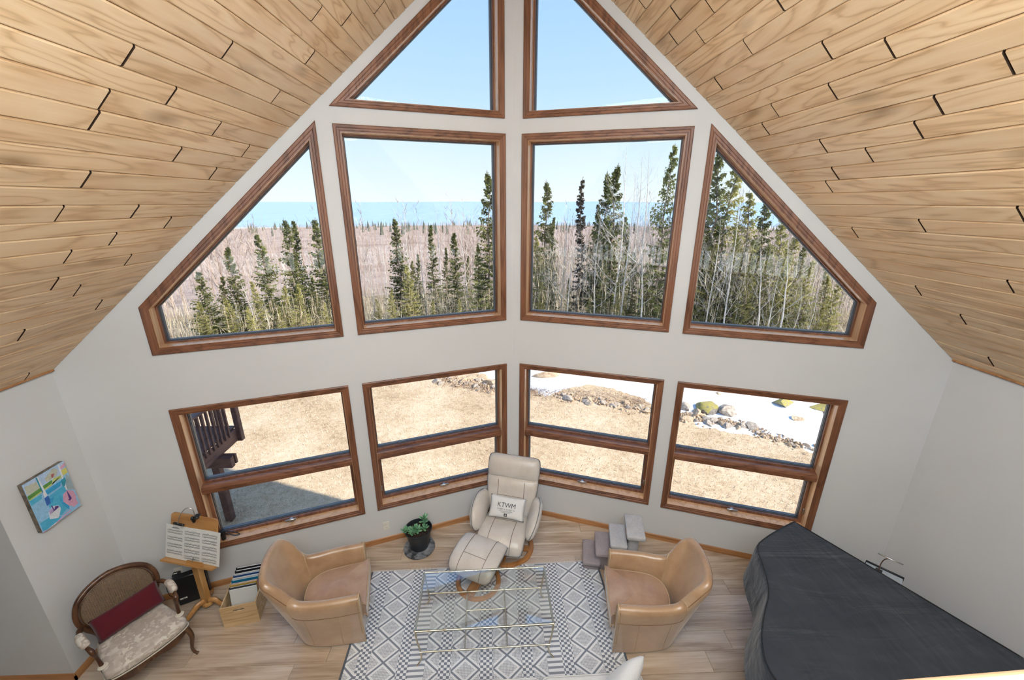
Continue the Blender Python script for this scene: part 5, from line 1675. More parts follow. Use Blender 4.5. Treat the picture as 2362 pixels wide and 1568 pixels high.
for s in (-1, 1):                                      # cabriole front legs
    pts = catmull([(0.225, s * 0.262, 0.350), (0.245, s * 0.280, 0.300), (0.252, s * 0.286, 0.235), (0.238, s * 0.276, 0.150), (0.226, s * 0.268, 0.075), (0.238, s * 0.276, 0.028), (0.258, s * 0.290, 0.010)], 5)
    rad = [0.026 - 0.0135 * min(1, i / (len(pts) * 0.72)) for i in range(len(pts))]; rad[-1] = 0.015; rad[-2] = 0.0155; rad[-3] = 0.0145
    MB().tube(pts, rad, 10).build('leg', M_walnut, bg, 60)
    pts = catmull([(-0.225, s * 0.205, 0.350), (-0.235, s * 0.210, 0.22), (-0.262, s * 0.218, 0.10), (-0.300, s * 0.225, 0.008)], 5)
    MB().tube(pts, [0.021 - 0.006 * i / (len(pts) - 1) for i in range(len(pts))], 10).build('leg', M_walnut, bg, 60)
# back frame in a leaning plane: local (a = sideways, b = up)
def bpt(a, b, d=0.0):
    lean = 0.20
    curve = 0.05 * (1 - (a / 0.29) ** 2)
    return Vector((-0.215 - lean * (b - 0.42) - curve * 0.9 + d, a, b))
half = [(0.195, 0.345), (0.200, 0.44), (0.215, 0.50), (0.255, 0.575), (0.282, 0.655), (0.280, 0.745), (0.245, 0.830), (0.175, 0.885), (0.085, 0.918), (0.0, 0.930)]
fr = half + [(-a, b) for a, b in half[-2::-1]]
frp = catmull([(a, b, 0) for a, b in fr], 5)
MB().tube([bpt(p.x, p.y) for p in frp], [0.0195 + 0.003 * math.sin(PI * i / len(frp)) for i in range(len(frp))], 10, squash=1.1).build('back_frame', M_walnut, bg, 60)
inn = [(a * 0.90, 0.66 + (b - 0.66) * 0.92) for a, b in half[2:]]
inn = inn + [(-a, b) for a, b in inn[-2::-1]]
inp = catmull([(a, b, 0) for a, b in inn], 5)
MB().tube([bpt(p.x, p.y, 0.012) for p in inp], 0.0055, 6).build('inner_bead', M_walnut, bg, 60)
MB().tube([bpt(-0.205, 0.475), bpt(-0.1, 0.468), bpt(0, 0.465), bpt(0.1, 0.468), bpt(0.205, 0.475)], 0.016, 8).build('lower_rail', M_walnut, bg, 60)
cr = MB(); rr = R_(17)
for i in range(15):
    a = -0.075 + 0.15 * i / 14
    b_ = 0.934 - 0.35 * a * a / 0.3
    p = bpt(a, b_ + 0.014 * math.cos(a / 0.075 * PI / 2), 0.006)
    q = p + Vector((0.006, rr.uniform(-0.010, 0.010), 0.012 * rr.uniform(0.2, 1)))
    cr.tube([p, p.lerp(q, 0.5), q], [0.0075, 0.0088, 0.004], 6)
cr.build('carved_crest', M_walnut, bg, 60)
def half_w(b):
    best = 0
    for p, q in zip(inp[:len(inp) // 2 + 1], inp[1:len(inp) // 2 + 1]):
        if (p.y - b) * (q.y - b) <= 0 and abs(p.y - q.y) > 1e-9: best = max(best, p.x + (q.x - p.x) * (b - p.y) / (q.y - p.y))
    return best
def top_b(a):
    best = 0
    for p, q in zip(inp, inp[1:]):
        if (p.x - a) * (q.x - a) <= 0 and abs(p.x - q.x) > 1e-9: best = max(best, p.y + (q.y - p.y) * (a - p.x) / (q.x - p.x))
    return best
cn = MB()
wst = 0.0042
b = 0.478
while b < 0.915:                                       # horizontal strands
    hw = half_w(b) or (0.19 if b < 0.53 else 0)
    if hw > 0.01:
        seg = 10
        for i in range(seg):
            a0, a1 = -hw + 2 * hw * i / seg, -hw + 2 * hw * (i + 1) / seg
            cn.add([bpt(a0, b - wst, 0.004), bpt(a1, b - wst, 0.004), bpt(a1, b + wst, 0.004), bpt(a0, b + wst, 0.004)], [(0, 1, 2, 3)])
    b += 0.0148
a = -0.252
while a < 0.256:                                       # upright strands
    tb = top_b(a)
    if tb > 0.5:
        lo = 0.472
        for p, q in zip(inp[:len(inp) // 2], inp[1:]):
            if p.y < 0.66 and (p.x - abs(a)) * (q.x - abs(a)) <= 0: lo = max(lo, p.y)
        cn.add([bpt(a - wst, lo, 0.0055), bpt(a + wst, lo, 0.0055), bpt(a + wst, (lo + tb) / 2, 0.0055), bpt(a - wst, (lo + tb) / 2, 0.0055), bpt(a + wst, tb, 0.0055), bpt(a - wst, tb, 0.0055)], [(0, 1, 2, 3), (3, 2, 4, 5)])
    a += 0.0148
o = cn.build('cane_panel', M_cane, bg, None); o['kind'] = 'stuff'
md = o.modifiers.new('thickness', 'SOLIDIFY'); md.thickness = 0.002
for s in (-1, 1):                                      # arms with pads and curved stumps
    c0 = bpt(s * 0.270, 0.625)
    pts = catmull([c0, (-0.19, s * 0.300, 0.650), (-0.08, s * 0.318, 0.655), (0.03, s * 0.312, 0.645), (0.085, s * 0.300, 0.625), (0.098, s * 0.292, 0.590), (0.095, s * 0.286, 0.540), (0.110, s * 0.280, 0.470), (0.135, s * 0.276, 0.400), (0.14, s * 0.274, 0.345)], 5)
    MB().tube(pts, [0.0165 + 0.004 * math.sin(i * 0.35) for i in range(len(pts))], 10).build('arm', M_walnut, bg, 60)
    pd = catmull([(-0.125, s * 0.313, 0.668), (-0.07, s * 0.318, 0.672), (0.0, s * 0.315, 0.668), (0.05, s * 0.309, 0.655)], 5)
    n = len(pd)
    MB().tube(pd, [0.034 * (1 - abs(2 * i / (n - 1) - 1) ** 5 * 0.45) for i in range(n)], 14, squash=0.85).build('arm_pad', M_damask, bg, 60)
    MB().lathe([(0.034, 0.0), (0.036, 0.006), (0.030, 0.010)], 14, (0.135, s * 0.276, 0.448)).build('gimp_braid', M_gimp, bg, 60)
# red lumbar pillow
M_red = fabric('burgundy_velvet', (0.105, 0.010, 0.018, 1), 0.15)
me, _f = pillow_mesh(0.455, 0.205, 0.095, 16, 0.03, 0.003, 2); me.materials.append(M_red)
rp = link(bpy.data.objects.new('lumbar_pillow', me))
tag(rp, 'long burgundy lumbar pillow on the cane-back armchair', 'pillow')
BM = Matrix.Translation((-3.235, 2.637, 0)) @ Matrix.Rotation(math.radians(-34), 4, 'Z')
orient(rp, BM @ Vector((-0.143, 0.012, 0.538)), BM.to_3x3() @ Vector((0, 1, 0.03)), BM.to_3x3() @ Vector((0.9, 0, 0.42)))

# ------------------------------------------------------------------ music stand, sheet music and clip lamp
M_oak = wood('golden_oak', (0.34, 0.14, 0.035, 1), (0.50, 0.24, 0.075, 1), (0.58, 0.31, 0.11, 1), axis=0, rough=0.35, stretch=10, varamt=0.04)
M_oakZ = wood('golden_oak_post', (0.40, 0.18, 0.05, 1), (0.56, 0.29, 0.095, 1), (0.63, 0.36, 0.14, 1), axis=2, rough=0.35, stretch=10, varamt=0.04)
SX, SY, SRZ = -3.075, 3.165, math.radians(-12.7)
ms = empty('music_stand', (SX, SY, 0), SRZ, 'golden oak music stand with three curved feet by the window', 'music stand')
# local: x right, y away from the player (towards the wall), desk leans back
tl = math.radians(17)
def dsk(x, h, d=0.0):                                  # h up the desk, d towards the player
    return Vector((x, -0.02 + h * math.sin(tl) - d * math.cos(tl), 0.635 + h * math.cos(tl) + d * math.sin(tl)))
MB().box((0, 0, 0.365), (0.075, 0.052, 0.56), Matrix.Rotation(0.02, 3, 'Y'), 0.006).build('post', M_oakZ, ms, 40)
MB().lathe([(0.03, 0.07), (0.052, 0.075), (0.052, 0.10), (0.035, 0.11)], 12).build('hub', M_oakZ, ms, 40)
for az, L_ in ((-112, 0.27), (12, 0.22), (128, 0.22)):
    d = Vector((math.cos(math.radians(az)), math.sin(math.radians(az)), 0))
    pts = catmull([d * 0.0 + Vector((0, 0, 0.115)), d * 0.07 + Vector((0, 0, 0.125)), d * (L_ * 0.55) + Vector((0, 0, 0.075)), d * (L_ * 0.85) + Vector((0, 0, 0.028)), d * L_ + Vector((0, 0, 0.016))], 5)
    MB().tube(pts, [0.024 - 0.008 * i / (len(pts) - 1) for i in range(len(pts))], 8, squash=1.25).build('foot', M_oak, ms, 50)
def plate(mb, outline, fn, d0, d1):
    mb.loft([[fn(x, h, d0) for x, h in outline], [fn(x, h, d1) for x, h in outline]])
m = MB(); plate(m, [(-0.255, -0.015), (0.255, -0.015)] + [(0.255 - 0.03 + 0.03 * math.cos(math.radians(t)), 0.40 + 0.03 * math.sin(math.radians(t))) for t in (0, 30, 60, 90)] + [(-0.255 + 0.03 - 0.03 * math.sin(math.radians(t)), 0.40 + 0.03 * math.cos(math.radians(t))) for t in (0, 30, 60, 90)], dsk, 0.0, -0.016)
m.build('desk', M_oak, ms, 35)
m = MB(); plate(m, [(-0.30, -0.022), (0.275, -0.022), (0.275, -0.006), (-0.30, -0.006)], dsk, 0.058, -0.016); m.build('ledge', M_oak, ms, 35)
m = MB(); plate(m, [(-0.015, -0.006), (0.165, -0.006), (0.160, 0.030), (-0.010, 0.030)], dsk, 0.050, 0.040); m.build('page_stop', M_oak, ms, 35)
MB().tube([dsk(0.055, 0.02, 0.052), dsk(0.057, 0.045, 0.054), dsk(0.062, 0.062, 0.050), dsk(0.066, 0.045, 0.047)], 0.0035, 6).build('spring_clip', M_metal, ms, 60)
MB().box((0, 0.055, 0.69), (0.06, 0.05, 0.10), None, 0.006).build('tilt_bracket', M_oakZ, ms, 40)
# sheet music: three printed columns of staves
shp = empty('sheet_music', (SX, SY, 0), SRZ, 'fold-out sheet of piano music resting on the oak stand', 'sheet music')
M_paper = plain('paper_white', (0.80, 0.79, 0.76, 1), 0.8, var=0.02)
def shf(x, h, d=0.0):
    return dsk(x + 0.006, h, 0.006 + 0.012 * (1 - (x / 0.31) ** 2) * 0.5 + 0.010 * smoothstep(0.2, 0.31, x) + d)
m = MB()
outl = lambda d: [[shf(-0.305 + 0.61 * i / 16, h, d) for i in range(17)] for h in (-0.003, 0.08, 0.16, 0.24, 0.318)]
g = outl(0.0); gb = outl(-0.003)
vs = [p for r_ in g for p in r_]; fs = [(j * 17 + i, j * 17 + i + 1, (j + 1) * 17 + i + 1, (j + 1) * 17 + i) for j in range(4) for i in range(16)]
m.add(vs, fs); m.add([p for r_ in gb for p in r_], fs)
m.build('pages', M_paper, shp, 60)
ink = MB(); rr = R_(3)
M_note = plain('music_ink', (0.10, 0.10, 0.11, 1), 0.8)
for c_, (xa, xb) in enumerate(((-0.285, -0.110), (-0.085, 0.085), (0.110, 0.275))):
    for r_ in range(4 if c_ == 0 else 5):
        top = 0.272 - r_ * (0.066 if c_ == 0 else 0.058) - (0 if c_ == 0 else -0.010)
        for st2 in range(2):
            b0 = top - st2 * 0.022
            for ln in range(5):
                z = b0 - ln * 0.0026
                ink.add([shf(xa, z, 0.0012), shf((xa + xb) / 2, z, 0.0012), shf(xb, z, 0.0012), shf(xb, z - 0.0006, 0.0012), shf((xa + xb) / 2, z - 0.0006, 0.0012), shf(xa, z - 0.0006, 0.0012)], [(0, 1, 4, 5), (1, 2, 3, 4)])
            x = xa + 0.014
            while x < xb - 0.006:
                z = b0 - rr.uniform(-0.002, 0.012)
                ink.add([shf(x, z, 0.0014), shf(x + 0.0042, z, 0.0014), shf(x + 0.0042, z - 0.0034, 0.0014), shf(x, z - 0.0034, 0.0014)], [(0, 1, 2, 3)])
                ink.add([shf(x + 0.0036, z - 0.002, 0.0014), shf(x + 0.0044, z - 0.002, 0.0014), shf(x + 0.0044, z + 0.008, 0.0014), shf(x + 0.0036, z + 0.008, 0.0014)], [(0, 1, 2, 3)])
                x += rr.uniform(0.006, 0.012)
        ink.add([shf(xa, top, 0.0013), shf(xa + 0.0014, top, 0.0013), shf(xa + 0.0014, top - 0.033, 0.0013), shf(xa, top - 0.033, 0.0013)], [(0, 1, 2, 3)])
for x0_, x1_, z in ((-0.225, -0.165, 0.300), (-0.235, -0.150, 0.293)):
    ink.add([shf(x0_, z, 0.0013), shf(x1_, z, 0.0013), shf(x1_, z - 0.004, 0.0013), shf(x0_, z - 0.004, 0.0013)], [(0, 1, 2, 3)])
o = ink.build('printed_staves', M_note, shp, None); o['kind'] = 'stuff'
cl = empty('clip_lamp', (SX, SY, 0), SRZ, 'small black gooseneck clip lamp on top of the music stand', 'lamp')
m = MB(); m.box(dsk(0.015, 0.405, 0.018), (0.022, 0.030, 0.075), Matrix.Rotation(tl, 3, 'X') @ Matrix.Rotation(0.15, 3, 'Y'), 0.005)
m.box(dsk(0.035, 0.430, 0.0), (0.045, 0.060, 0.022), Matrix.Rotation(0.4, 3, 'Z'), 0.006); m.build('clip', M_blackplastic, cl, 40)
MB().tube(catmull([dsk(0.02, 0.435, 0.01), dsk(0.01, 0.50, 0.02), dsk(-0.03, 0.52, 0.045), dsk(-0.07, 0.475, 0.065), dsk(-0.095, 0.40, 0.070), dsk(-0.10, 0.372, 0.066)], 6), 0.0035, 6).build('gooseneck', M_metal, cl, 60)
MB().box(dsk(-0.105, 0.362, 0.055), (0.115, 0.024, 0.022), Matrix.Rotation(0.08, 3, 'Y'), 0.008).build('lamp_head', M_blackplastic, cl, 40)

# ------------------------------------------------------------------ pine crate with music folders
M_pine = wood('raw_pine', (0.50, 0.30, 0.13, 1), (0.66, 0.45, 0.24, 1), (0.74, 0.55, 0.33, 1), axis=0, rough=0.55, stretch=7, knots=0.6, varamt=0.06)
CRZ = math.radians(13)
crx, cry = -2.695, 3.185
crt = empty('wooden_crate', (crx, cry, 0), CRZ, 'pale pine crate of music books beside the left armchair', 'crate')
CW, CD, CH, CT_ = 0.305, 0.41, 0.245, 0.012
def end_panel(y):
    bm = bmesh.new()
    def loop(pts):
        vs = [bm.verts.new((x, y, z)) for x, z in pts]; return [bm.edges.new((vs[i], vs[(i + 1) % len(vs)])) for i in range(len(vs))]
    E_ = loop([(-CW / 2, 0.0), (CW / 2, 0.0), (CW / 2, CH), (-CW / 2, CH)]) + loop([(-0.045, 0.178), (0.045, 0.178), (0.05, 0.19), (0.045, 0.202), (-0.045, 0.202), (-0.05, 0.19)])
    bmesh.ops.triangle_fill(bm, edges=E_, use_beauty=True)
    r = bmesh.ops.extrude_face_region(bm, geom=bm.faces[:])
    bmesh.ops.translate(bm, verts=[v for v in r['geom'] if isinstance(v, bmesh.types.BMVert)], vec=(0, CT_, 0))
    bmesh.ops.recalc_face_normals(bm, faces=bm.faces[:])
    me = bpy.data.meshes.new('end_panel'); bm.to_mesh(me); bm.free(); me.materials.append(M_pine)
    link(bpy.data.objects.new('end_panel', me), crt)
end_panel(-CD / 2); end_panel(CD / 2 - CT_)
for s in (-1, 1):
    for z0, z1 in ((0.004, 0.116), (0.122, CH)):
        MB().box((s * (CW / 2 - CT_ / 2 + 0.0), 0, (z0 + z1) / 2), (CT_, CD - 2 * CT_ - 0.002, z1 - z0), None, 0.002).build('side_slat', M_pine, crt, 30)
MB().box((0, 0, 0.008), (CW - 2 * CT_ - 0.002, CD - 2 * CT_ - 0.002, 0.012), None, 0.001).build('bottom', M_pine, crt, 30)
k = NT('score_cover'); k.bsdf((0.74, 0.73, 0.70, 1), 0.6)
s_ = k.sep(k.coord())
band_ = k.math('LESS_THAN', k.math('ABSOLUTE', k.math('SUBTRACT', s_[2], 0.075)), 0.030)
bl = k.math('GREATER_THAN', k.noise(k.coord('Object', (40, 40, 55)), 1.0, 3), 0.52)
k.base(k.mix(k.math('MULTIPLY', band_, bl), (0.74, 0.73, 0.70, 1), (0.16, 0.13, 0.11, 1)))
M_cover = k.m
def folder(y, tilt, col, label, th=0.008, h=0.29, w=0.235, x0=0.0, mat=None):
    e = empty('music_folder', (0, 0, 0), 0, label, 'folder', 'music folders in the crate')
    e.matrix_world = Matrix.Translation((crx, cry, 0)) @ Matrix.Rotation(CRZ, 4, 'Z') @ Matrix.Translation((x0, y, 0.0155)) @ Matrix.Rotation(tilt, 4, 'X')
    mt = mat or plain('folder_' + label.split()[0], col, 0.45, var=0.04)
    for s in (-1, 1):
        MB().box((0, s * (th / 2), h / 2), (w, 0.0014, h), None, 0.0004).build('cover', mt, e, 30)
    MB().box((0.004, 0, h / 2 + 0.004), (w - 0.012, th - 0.002, h - 0.010), None, 0.0003).build('pages', M_paper, e, 30)
    MB().box((-w / 2 + 0.001, 0, h / 2), (0.003, th + 0.001, h), None, 0.0006).build('spine', mt, e, 30)
    return e
tl_ = math.radians(-9)
folder(-0.100, tl_, None, 'white piano score facing out at the front of the crate', 0.010, 0.285, 0.235, 0.012, M_cover)
folder(-0.075, tl_, (0.05, 0.05, 0.055, 1), 'charcoal folder just behind the white score in the crate', 0.009, 0.29)
folder(-0.050, tl_, (0.55, 0.33, 0.06, 1), 'mustard yellow folder in the crate', 0.008, 0.295)
folder(-0.026, tl_, (0.52, 0.26, 0.24, 1), 'faded pink folder between the yellow and teal ones', 0.008, 0.285)
folder(-0.002, tl_, (0.01, 0.16, 0.28, 1), 'teal blue folder in the middle of the crate', 0.010, 0.30)
folder(0.024, tl_, (0.62, 0.61, 0.58, 1), 'off-white folder behind the teal one in the crate', 0.010, 0.30)
folder(0.050, tl_, (0.015, 0.06, 0.20, 1), 'navy blue folder towards the back of the crate', 0.009, 0.305)
folder(0.076, tl_, (0.70, 0.69, 0.66, 1), 'thin white folder in front of the black binders', 0.008, 0.30)
folder(0.104, tl_, (0.012, 0.012, 0.014, 1), 'black binder second from the back of the crate', 0.016, 0.31)
folder(0.136, tl_, (0.012, 0.012, 0.014, 1), 'black binder at the very back of the crate', 0.018, 0.315)

# ------------------------------------------------------------------ painting on the left wall
pa = empty('canvas_painting', (-HALF + 0.001, 2.866, 1.395), 0, 'small bright blue and pink painting of boats on the left wall', 'painting')
PWs, PHs, PD = 0.312, 0.442, 0.038
M_canvas_edge = plain('painted_canvas_edge', (0.16, 0.13, 0.10, 1), 0.8, var=0.5, scale=30)
MB().box((PD / 2, 0, PHs / 2), (PD, PWs, PHs), None, 0.003).build('stretched_canvas', M_canvas_edge, pa, 35)
def paint(name, c, var=0.14):
    k = NT(name); k.bsdf(c, 0.45)
    v = k.coord('Object', (1, 1, 1)); n = k.noise(v, 34, 4, 0.7, 1.0)
    k.base(k.ramp(n, [(0.3, tuple(a * (1 - var) for a in c[:3])), (0.7, tuple(min(1, a * (1 + var) + 0.02) for a in c[:3]))]))
    k.bump(n, 0.3, 0.003)
    return k.m
def aff(px, py):
    dx, dy = px - 205, py - 570
    det = 675 * 820 - 345 * (-390)
    s = (dx * 820 - 345 * dy) / det; t = (675 * dy + 390 * dx) / det
    return max(0.004, min(0.996, s)), max(0.004, min(0.996, t))
LAY = 0
def dab(mat, pts, raw=False):
    global LAY
    LAY += 1
    q = [aff(*p) if not raw else p for p in pts]
    xx = PD + 0.0004 + LAY * 0.00012
    f = [Vector((xx, (s - 0.5) * PWs, (1 - t) * PHs)) for s, t in q]; b = [Vector((PD - 0.001, v.y, v.z)) for v in f]
    MB().loft([f, b]).build('paint_patch', mat, pa, None)
P_sky = paint('paint_pale_sky', (0.46, 0.60, 0.80, 1)); P_pale = paint('paint_pale_sage', (0.52, 0.54, 0.44, 1)); P_green = paint('paint_leaf_green', (0.10, 0.30, 0.05, 1)); P_lime = paint('paint_lime', (0.55, 0.62, 0.20, 1))
P_tq = paint('paint_turquoise', (0.07, 0.45, 0.68, 1)); P_lb = paint('paint_light_blue', (0.30, 0.56, 0.80, 1)); P_blue = paint('paint_cobalt', (0.02, 0.13, 0.48, 1)); P_mid = paint('paint_mid_blue', (0.03, 0.36, 0.68, 1))
P_pink = paint('paint_pink', (0.68, 0.36, 0.50, 1)); P_white = paint('paint_white', (0.74, 0.76, 0.82, 1)); P_purple = paint('paint_purple', (0.09, 0.04, 0.22, 1)); P_grey = paint('paint_blue_grey', (0.34, 0.43, 0.46, 1)); P_teal = paint('paint_teal', (0.02, 0.30, 0.42, 1)); P_red = paint('paint_brick', (0.42, 0.12, 0.12, 1)); P_yel = paint('paint_yellow', (0.70, 0.66, 0.16, 1)); P_lav = paint('paint_lavender', (0.56, 0.44, 0.68, 1))
dab(P_lb, [(0, 0), (1, 0), (1, 1), (0, 1)], True)
dab(P_sky, [(205, 570), (880, 180), (930, 420), (290, 770)])
dab(P_pale, [(240, 600), (420, 520), (500, 640), (290, 740)])
dab(P_pale, [(560, 480), (700, 300), (790, 330), (760, 430), (600, 540)])
dab(P_red, [(665, 410), (725, 390), (710, 450), (685, 480)])
dab(P_green, [(285, 760), (690, 500), (680, 590), (315, 815)])
dab(P_lime, [(315, 815), (690, 560), (850, 480), (860, 420), (700, 480), (690, 590), (330, 830)])
dab(P_yel, [(840, 350), (930, 290), (960, 390), (880, 440)])
dab(P_pink, [(820, 290), (900, 210), (915, 270), (840, 330)])
dab(P_grey, [(930, 420), (985, 450), (1100, 700), (960, 690), (930, 560)])
dab(P_tq, [(325, 835), (510, 740), (520, 810), (360, 915)])
dab(P_mid, [(570, 690), (850, 520), (830, 620), (620, 750)])
dab(P_tq, [(630, 790), (880, 620), (960, 700), (880, 900), (1000, 1000), (860, 1130), (700, 1100), (640, 940)])
dab(P_mid, [(790, 740), (850, 850), (1000, 980), (1000, 1050), (860, 930)])
dab(P_tq, [(500, 1220), (700, 1120), (860, 1150), (800, 1230), (560, 1380)])
dab(P_white, [(415, 450), (445, 435), (610, 760), (570, 800)])
dab(P_teal, [(412, 455), (430, 450), (540, 700), (530, 720)])
dab(P_white, [(780, 250), (800, 240), (960, 690), (935, 700)])
dab(P_teal, [(840, 530), (900, 465), (930, 520), (910, 620), (880, 635)])
dab(P_blue, [(565, 810), (620, 770), (690, 890), (610, 940)])
dab(P_mid, [(650, 840), (720, 790), (700, 890), (670, 900)])
dab(P_pink, [(880, 770), (960, 700), (1070, 720), (1125, 830), (1110, 980), (1000, 985), (890, 900)])
dab(P_pink, [(1110, 860), (1170, 950), (1090, 1010), (1040, 990)])
dab(P_purple, [(945, 705), (1040, 850), (1010, 890), (970, 880), (990, 860), (950, 740)])
dab(P_white, [(640, 1060), (690, 960), (800, 950), (845, 1010), (810, 1170), (660, 1175)])
dab(P_lav, [(640, 1040), (700, 970), (740, 1030), (660, 1100)])
dab(P_purple, [(670, 1090), (810, 985), (800, 960), (740, 965), (730, 1020), (690, 940), (675, 950), (720, 1040)])
dab(P_white, [(630, 1335), (770, 1240), (775, 1260), (640, 1345)])
dab(P_lav, [(545, 1395), (550, 1360), (630, 1340), (620, 1370)])
dab(P_pink, [(770, 1245), (1020, 1060), (1025, 1075), (780, 1260)])

# ------------------------------------------------------------------ wall outlets
def outlet(side, u, z, label):
    e = empty('wall_outlet', (0, 0, 0), 0, label, 'outlet')
    P = wallpt(side, u, z, 0.0); ang = side * -AN
    e.location = P; e.rotation_euler = (0, 0, ang)     # local -y points into the room
    MB().box((0, -0.003, 0), (0.072, 0.006, 0.115), None, 0.003).build('cover_plate', M_plastic, e, 40)
    for s in (-1, 1):
        r = MB().box((0, -0.0075, s * 0.020), (0.034, 0.003, 0.027), None, 0.0014).build('receptacle', M_plastic, e, 40)
        for dx in (-0.007, 0.007):
            MB().box((dx, -0.0092, s * 0.020 + 0.003), (0.002, 0.001, 0.009)).build('slot', M_blackplastic, r, None)
    return e
outlet(-1, 1.60, 0.229, 'ivory wall outlet between the left armchair and the plant')
outlet(-1, 3.615, 0.30, 'ivory wall outlet behind the black device')

# ------------------------------------------------------------------ black upright network box, its adapter
nb = empty('network_box', (-3.285, 3.290, 0), -(-AN) + math.radians(8), 'black upright electronics box with a white sticker on the floor', 'electronics')
MB().box((0, 0, 0.170), (0.265, 0.075, 0.335), None, 0.008).build('case', M_blackplastic, nb, 40)
vm = MB()
for i in range(10): vm.box((0.122, -0.0385, 0.12 + i * 0.018), (0.012, 0.002, 0.006))
vm.build('vent_slots', M_blacksteel, nb, None)
MB().box((-0.085, -0.0385, 0.085), (0.060, 0.0015, 0.017), None, 0.0005).build('sticker', M_plastic, nb, 30)
MB().box((-0.080, -0.0396, 0.085), (0.018, 0.0008, 0.008)).build('sticker_print', M_ink, nb, 30)
pa_ = empty('power_adapter', (-3.425, 3.305, 0.245), AN, 'black plug-in power adapter with a thin cord on the outlet', 'adapter')
MB().box((0, 0.0, 0.03), (0.062, 0.055, 0.085), None, 0.006).build('body', M_blackplastic, pa_, 40)
MB().box((-0.004, -0.004, 0.0735), (0.028, 0.012, 0.001)).build('label_sticker', M_plastic, pa_, None)
MB().tube(catmull([(-0.03, 0, 0.01), (-0.075, -0.01, 0.02), (-0.10, -0.02, -0.06), (-0.085, -0.03, -0.16), (-0.02, -0.02, -0.238), (0.05, -0.02, -0.240)], 6), 0.0028, 6).build('cord', M_blackplastic, pa_, 60)

# ------------------------------------------------------------------ torch on the window sill
tc = empty('flashlight', wallpt(-1, 3.185, 0.545, -0.03), math.radians(10), 'black flashlight with wrist strap lying on the sill by the music stand', 'flashlight')
MB().tube([(0, 0, 0.0), (0, 0.001, 0.05), (0, 0.002, 0.055), (0, 0.003, 0.085), (0, 0.004, 0.10)], [0.021, 0.021, 0.026, 0.028, 0.026], 14).build('body', M_blackplastic, tc, 40)
MB().tube(catmull([(0.01, 0.0, 0.095), (0.05, 0.005, 0.085), (0.10, 0.012, 0.060), (0.135, 0.02, 0.030), (0.14, 0.02, 0.012), (0.10, 0.015, 0.015), (0.05, 0.01, 0.045), (0.015, 0.005, 0.08)], 5), 0.006, 6, squash=0.5).build('wrist_strap', M_blackplastic, tc, 60)

# ------------------------------------------------------------------ covered grand piano
k = NT('charcoal_cover'); k.bsdf((0.05, 0.055, 0.065, 1), 0.72, spec=0.3)
v = k.coord()
w1 = k.noise(k.coord('Object', (1.1, 5.0, 3.0), (0, 0, -0.55)), 1.1, 3, 0.5, 0.9)
w2 = k.noise(k.coord('Object', (6, 2.0, 5.0), (0, 0, 0.9)), 1.5, 2, 0.5, 0.8)
k.base(k.ramp(k.noise(v, 3, 3), [(0.3, (0.020, 0.026, 0.037)), (0.7, (0.034, 0.041, 0.053))]))
k.bump(k.math('ADD', w1, k.math('MULTIPLY', w2, 0.45)), 0.6, 0.05)
k.b.inputs['Sheen Weight'].default_value = 0.25
M_cover_cloth = k.m
TX, TY = 2.604, 3.066
pn = empty('grand_piano', (TX, TY, 0), 0, 'baby grand piano hidden under a wrinkled charcoal cover at right', 'piano')
sp = Vector((0.473, -0.881, 0)).normalized(); pp_ = Vector((-0.881, -0.473, 0)).normalized()
def pl_(a, p, z): return sp * a + pp_ * p + Vector((0, 0, z))
lid = [(0.0, 0.0), (-0.015, 0.20), (-0.022, 0.42), (-0.012, 0.565), (0.030, 0.640), (0.12, 0.735), (0.22, 0.845), (0.315, 0.985), (0.400, 1.20), (0.50, 1.395), (0.62, 1.52), (0.78, 1.565), (1.0, 1.565), (1.30, 1.560), (1.52, 1.555), (1.56, 1.50), (1.57, 1.0), (1.57, 0.5), (1.56, 0.03), (1.52, 0.0), (1.1, -0.005), (0.6, -0.004), (0.3, -0.002)]
lp = resample([(a, p, 0) for a, p in lid + [lid[0]]], 150)[:-1]
PZ = 1.0
cen = Vector((0.85, 0.72, 0))
rings = []
rr = R_(8)
def topz(a, p):
    return 0.010 * mnoise.noise(Vector((a * 3.1, p * 2.2, 1.0))) + 0.006 * mnoise.noise(Vector((a * 9 + p * 5, p * 3 - a * 2, 4.0))) - 0.004
for f in (0.02, 0.12, 0.24, 0.36, 0.48, 0.58, 0.68, 0.76, 0.83, 0.89, 0.94, 0.975):
    rings.append([pl_(*(cen.lerp(q, f)).xy, PZ + topz(*(cen.lerp(q, f)).xy) * smoothstep(0, 0.3, 1 - f + 0.05)) for q in lp])
rings.append([pl_(q.x, q.y, PZ) for q in lp])
n = len(lp)
def outward(i):
    t = (lp[(i + 1) % n] - lp[i - 1]).normalized()
    return Vector((t.y, -t.x, 0)) if True else None
sgn = 1 if (lp[10] - cen).dot(outward(10)) > 0 else -1
MB().loft(rings, True).build('cover_top', M_cover_cloth, pn, 80)
sk = []
for (d, z) in ((0.000, 1.0), (0.010, 0.992), (0.016, 0.96), (0.022, 0.90), (0.030, 0.83), (0.038, 0.76), (0.048, 0.69), (0.056, 0.64)):
    r = []
    for i, q in enumerate(lp):
        fold = (0.5 + 0.5 * math.sin(i * 0.42 + 1.5 * mnoise.noise(Vector((i * 0.07, 0, 0))))) * 0.020 * (1 - z) / 0.36
        spine = 0.25 if q.y < 0.06 else 1.0
        o_ = outward(i) * sgn
        r.append(pl_(q.x + o_.x * (d * 0.75 + fold) * spine, q.y + o_.y * (d * 0.75 + fold) * spine, z + (0.010 * math.sin(i * 0.2) if z < 0.65 else 0)))
    sk.append(r)
MB().loft(sk, False).build('cover_skirt', M_cover_cloth, pn, 80)
MB().tube([pl_(q.x, q.y, PZ + 0.001) for q in lp], 0.0055, 6, closed=True).build('cover_piping', M_blackplastic, pn, 60)
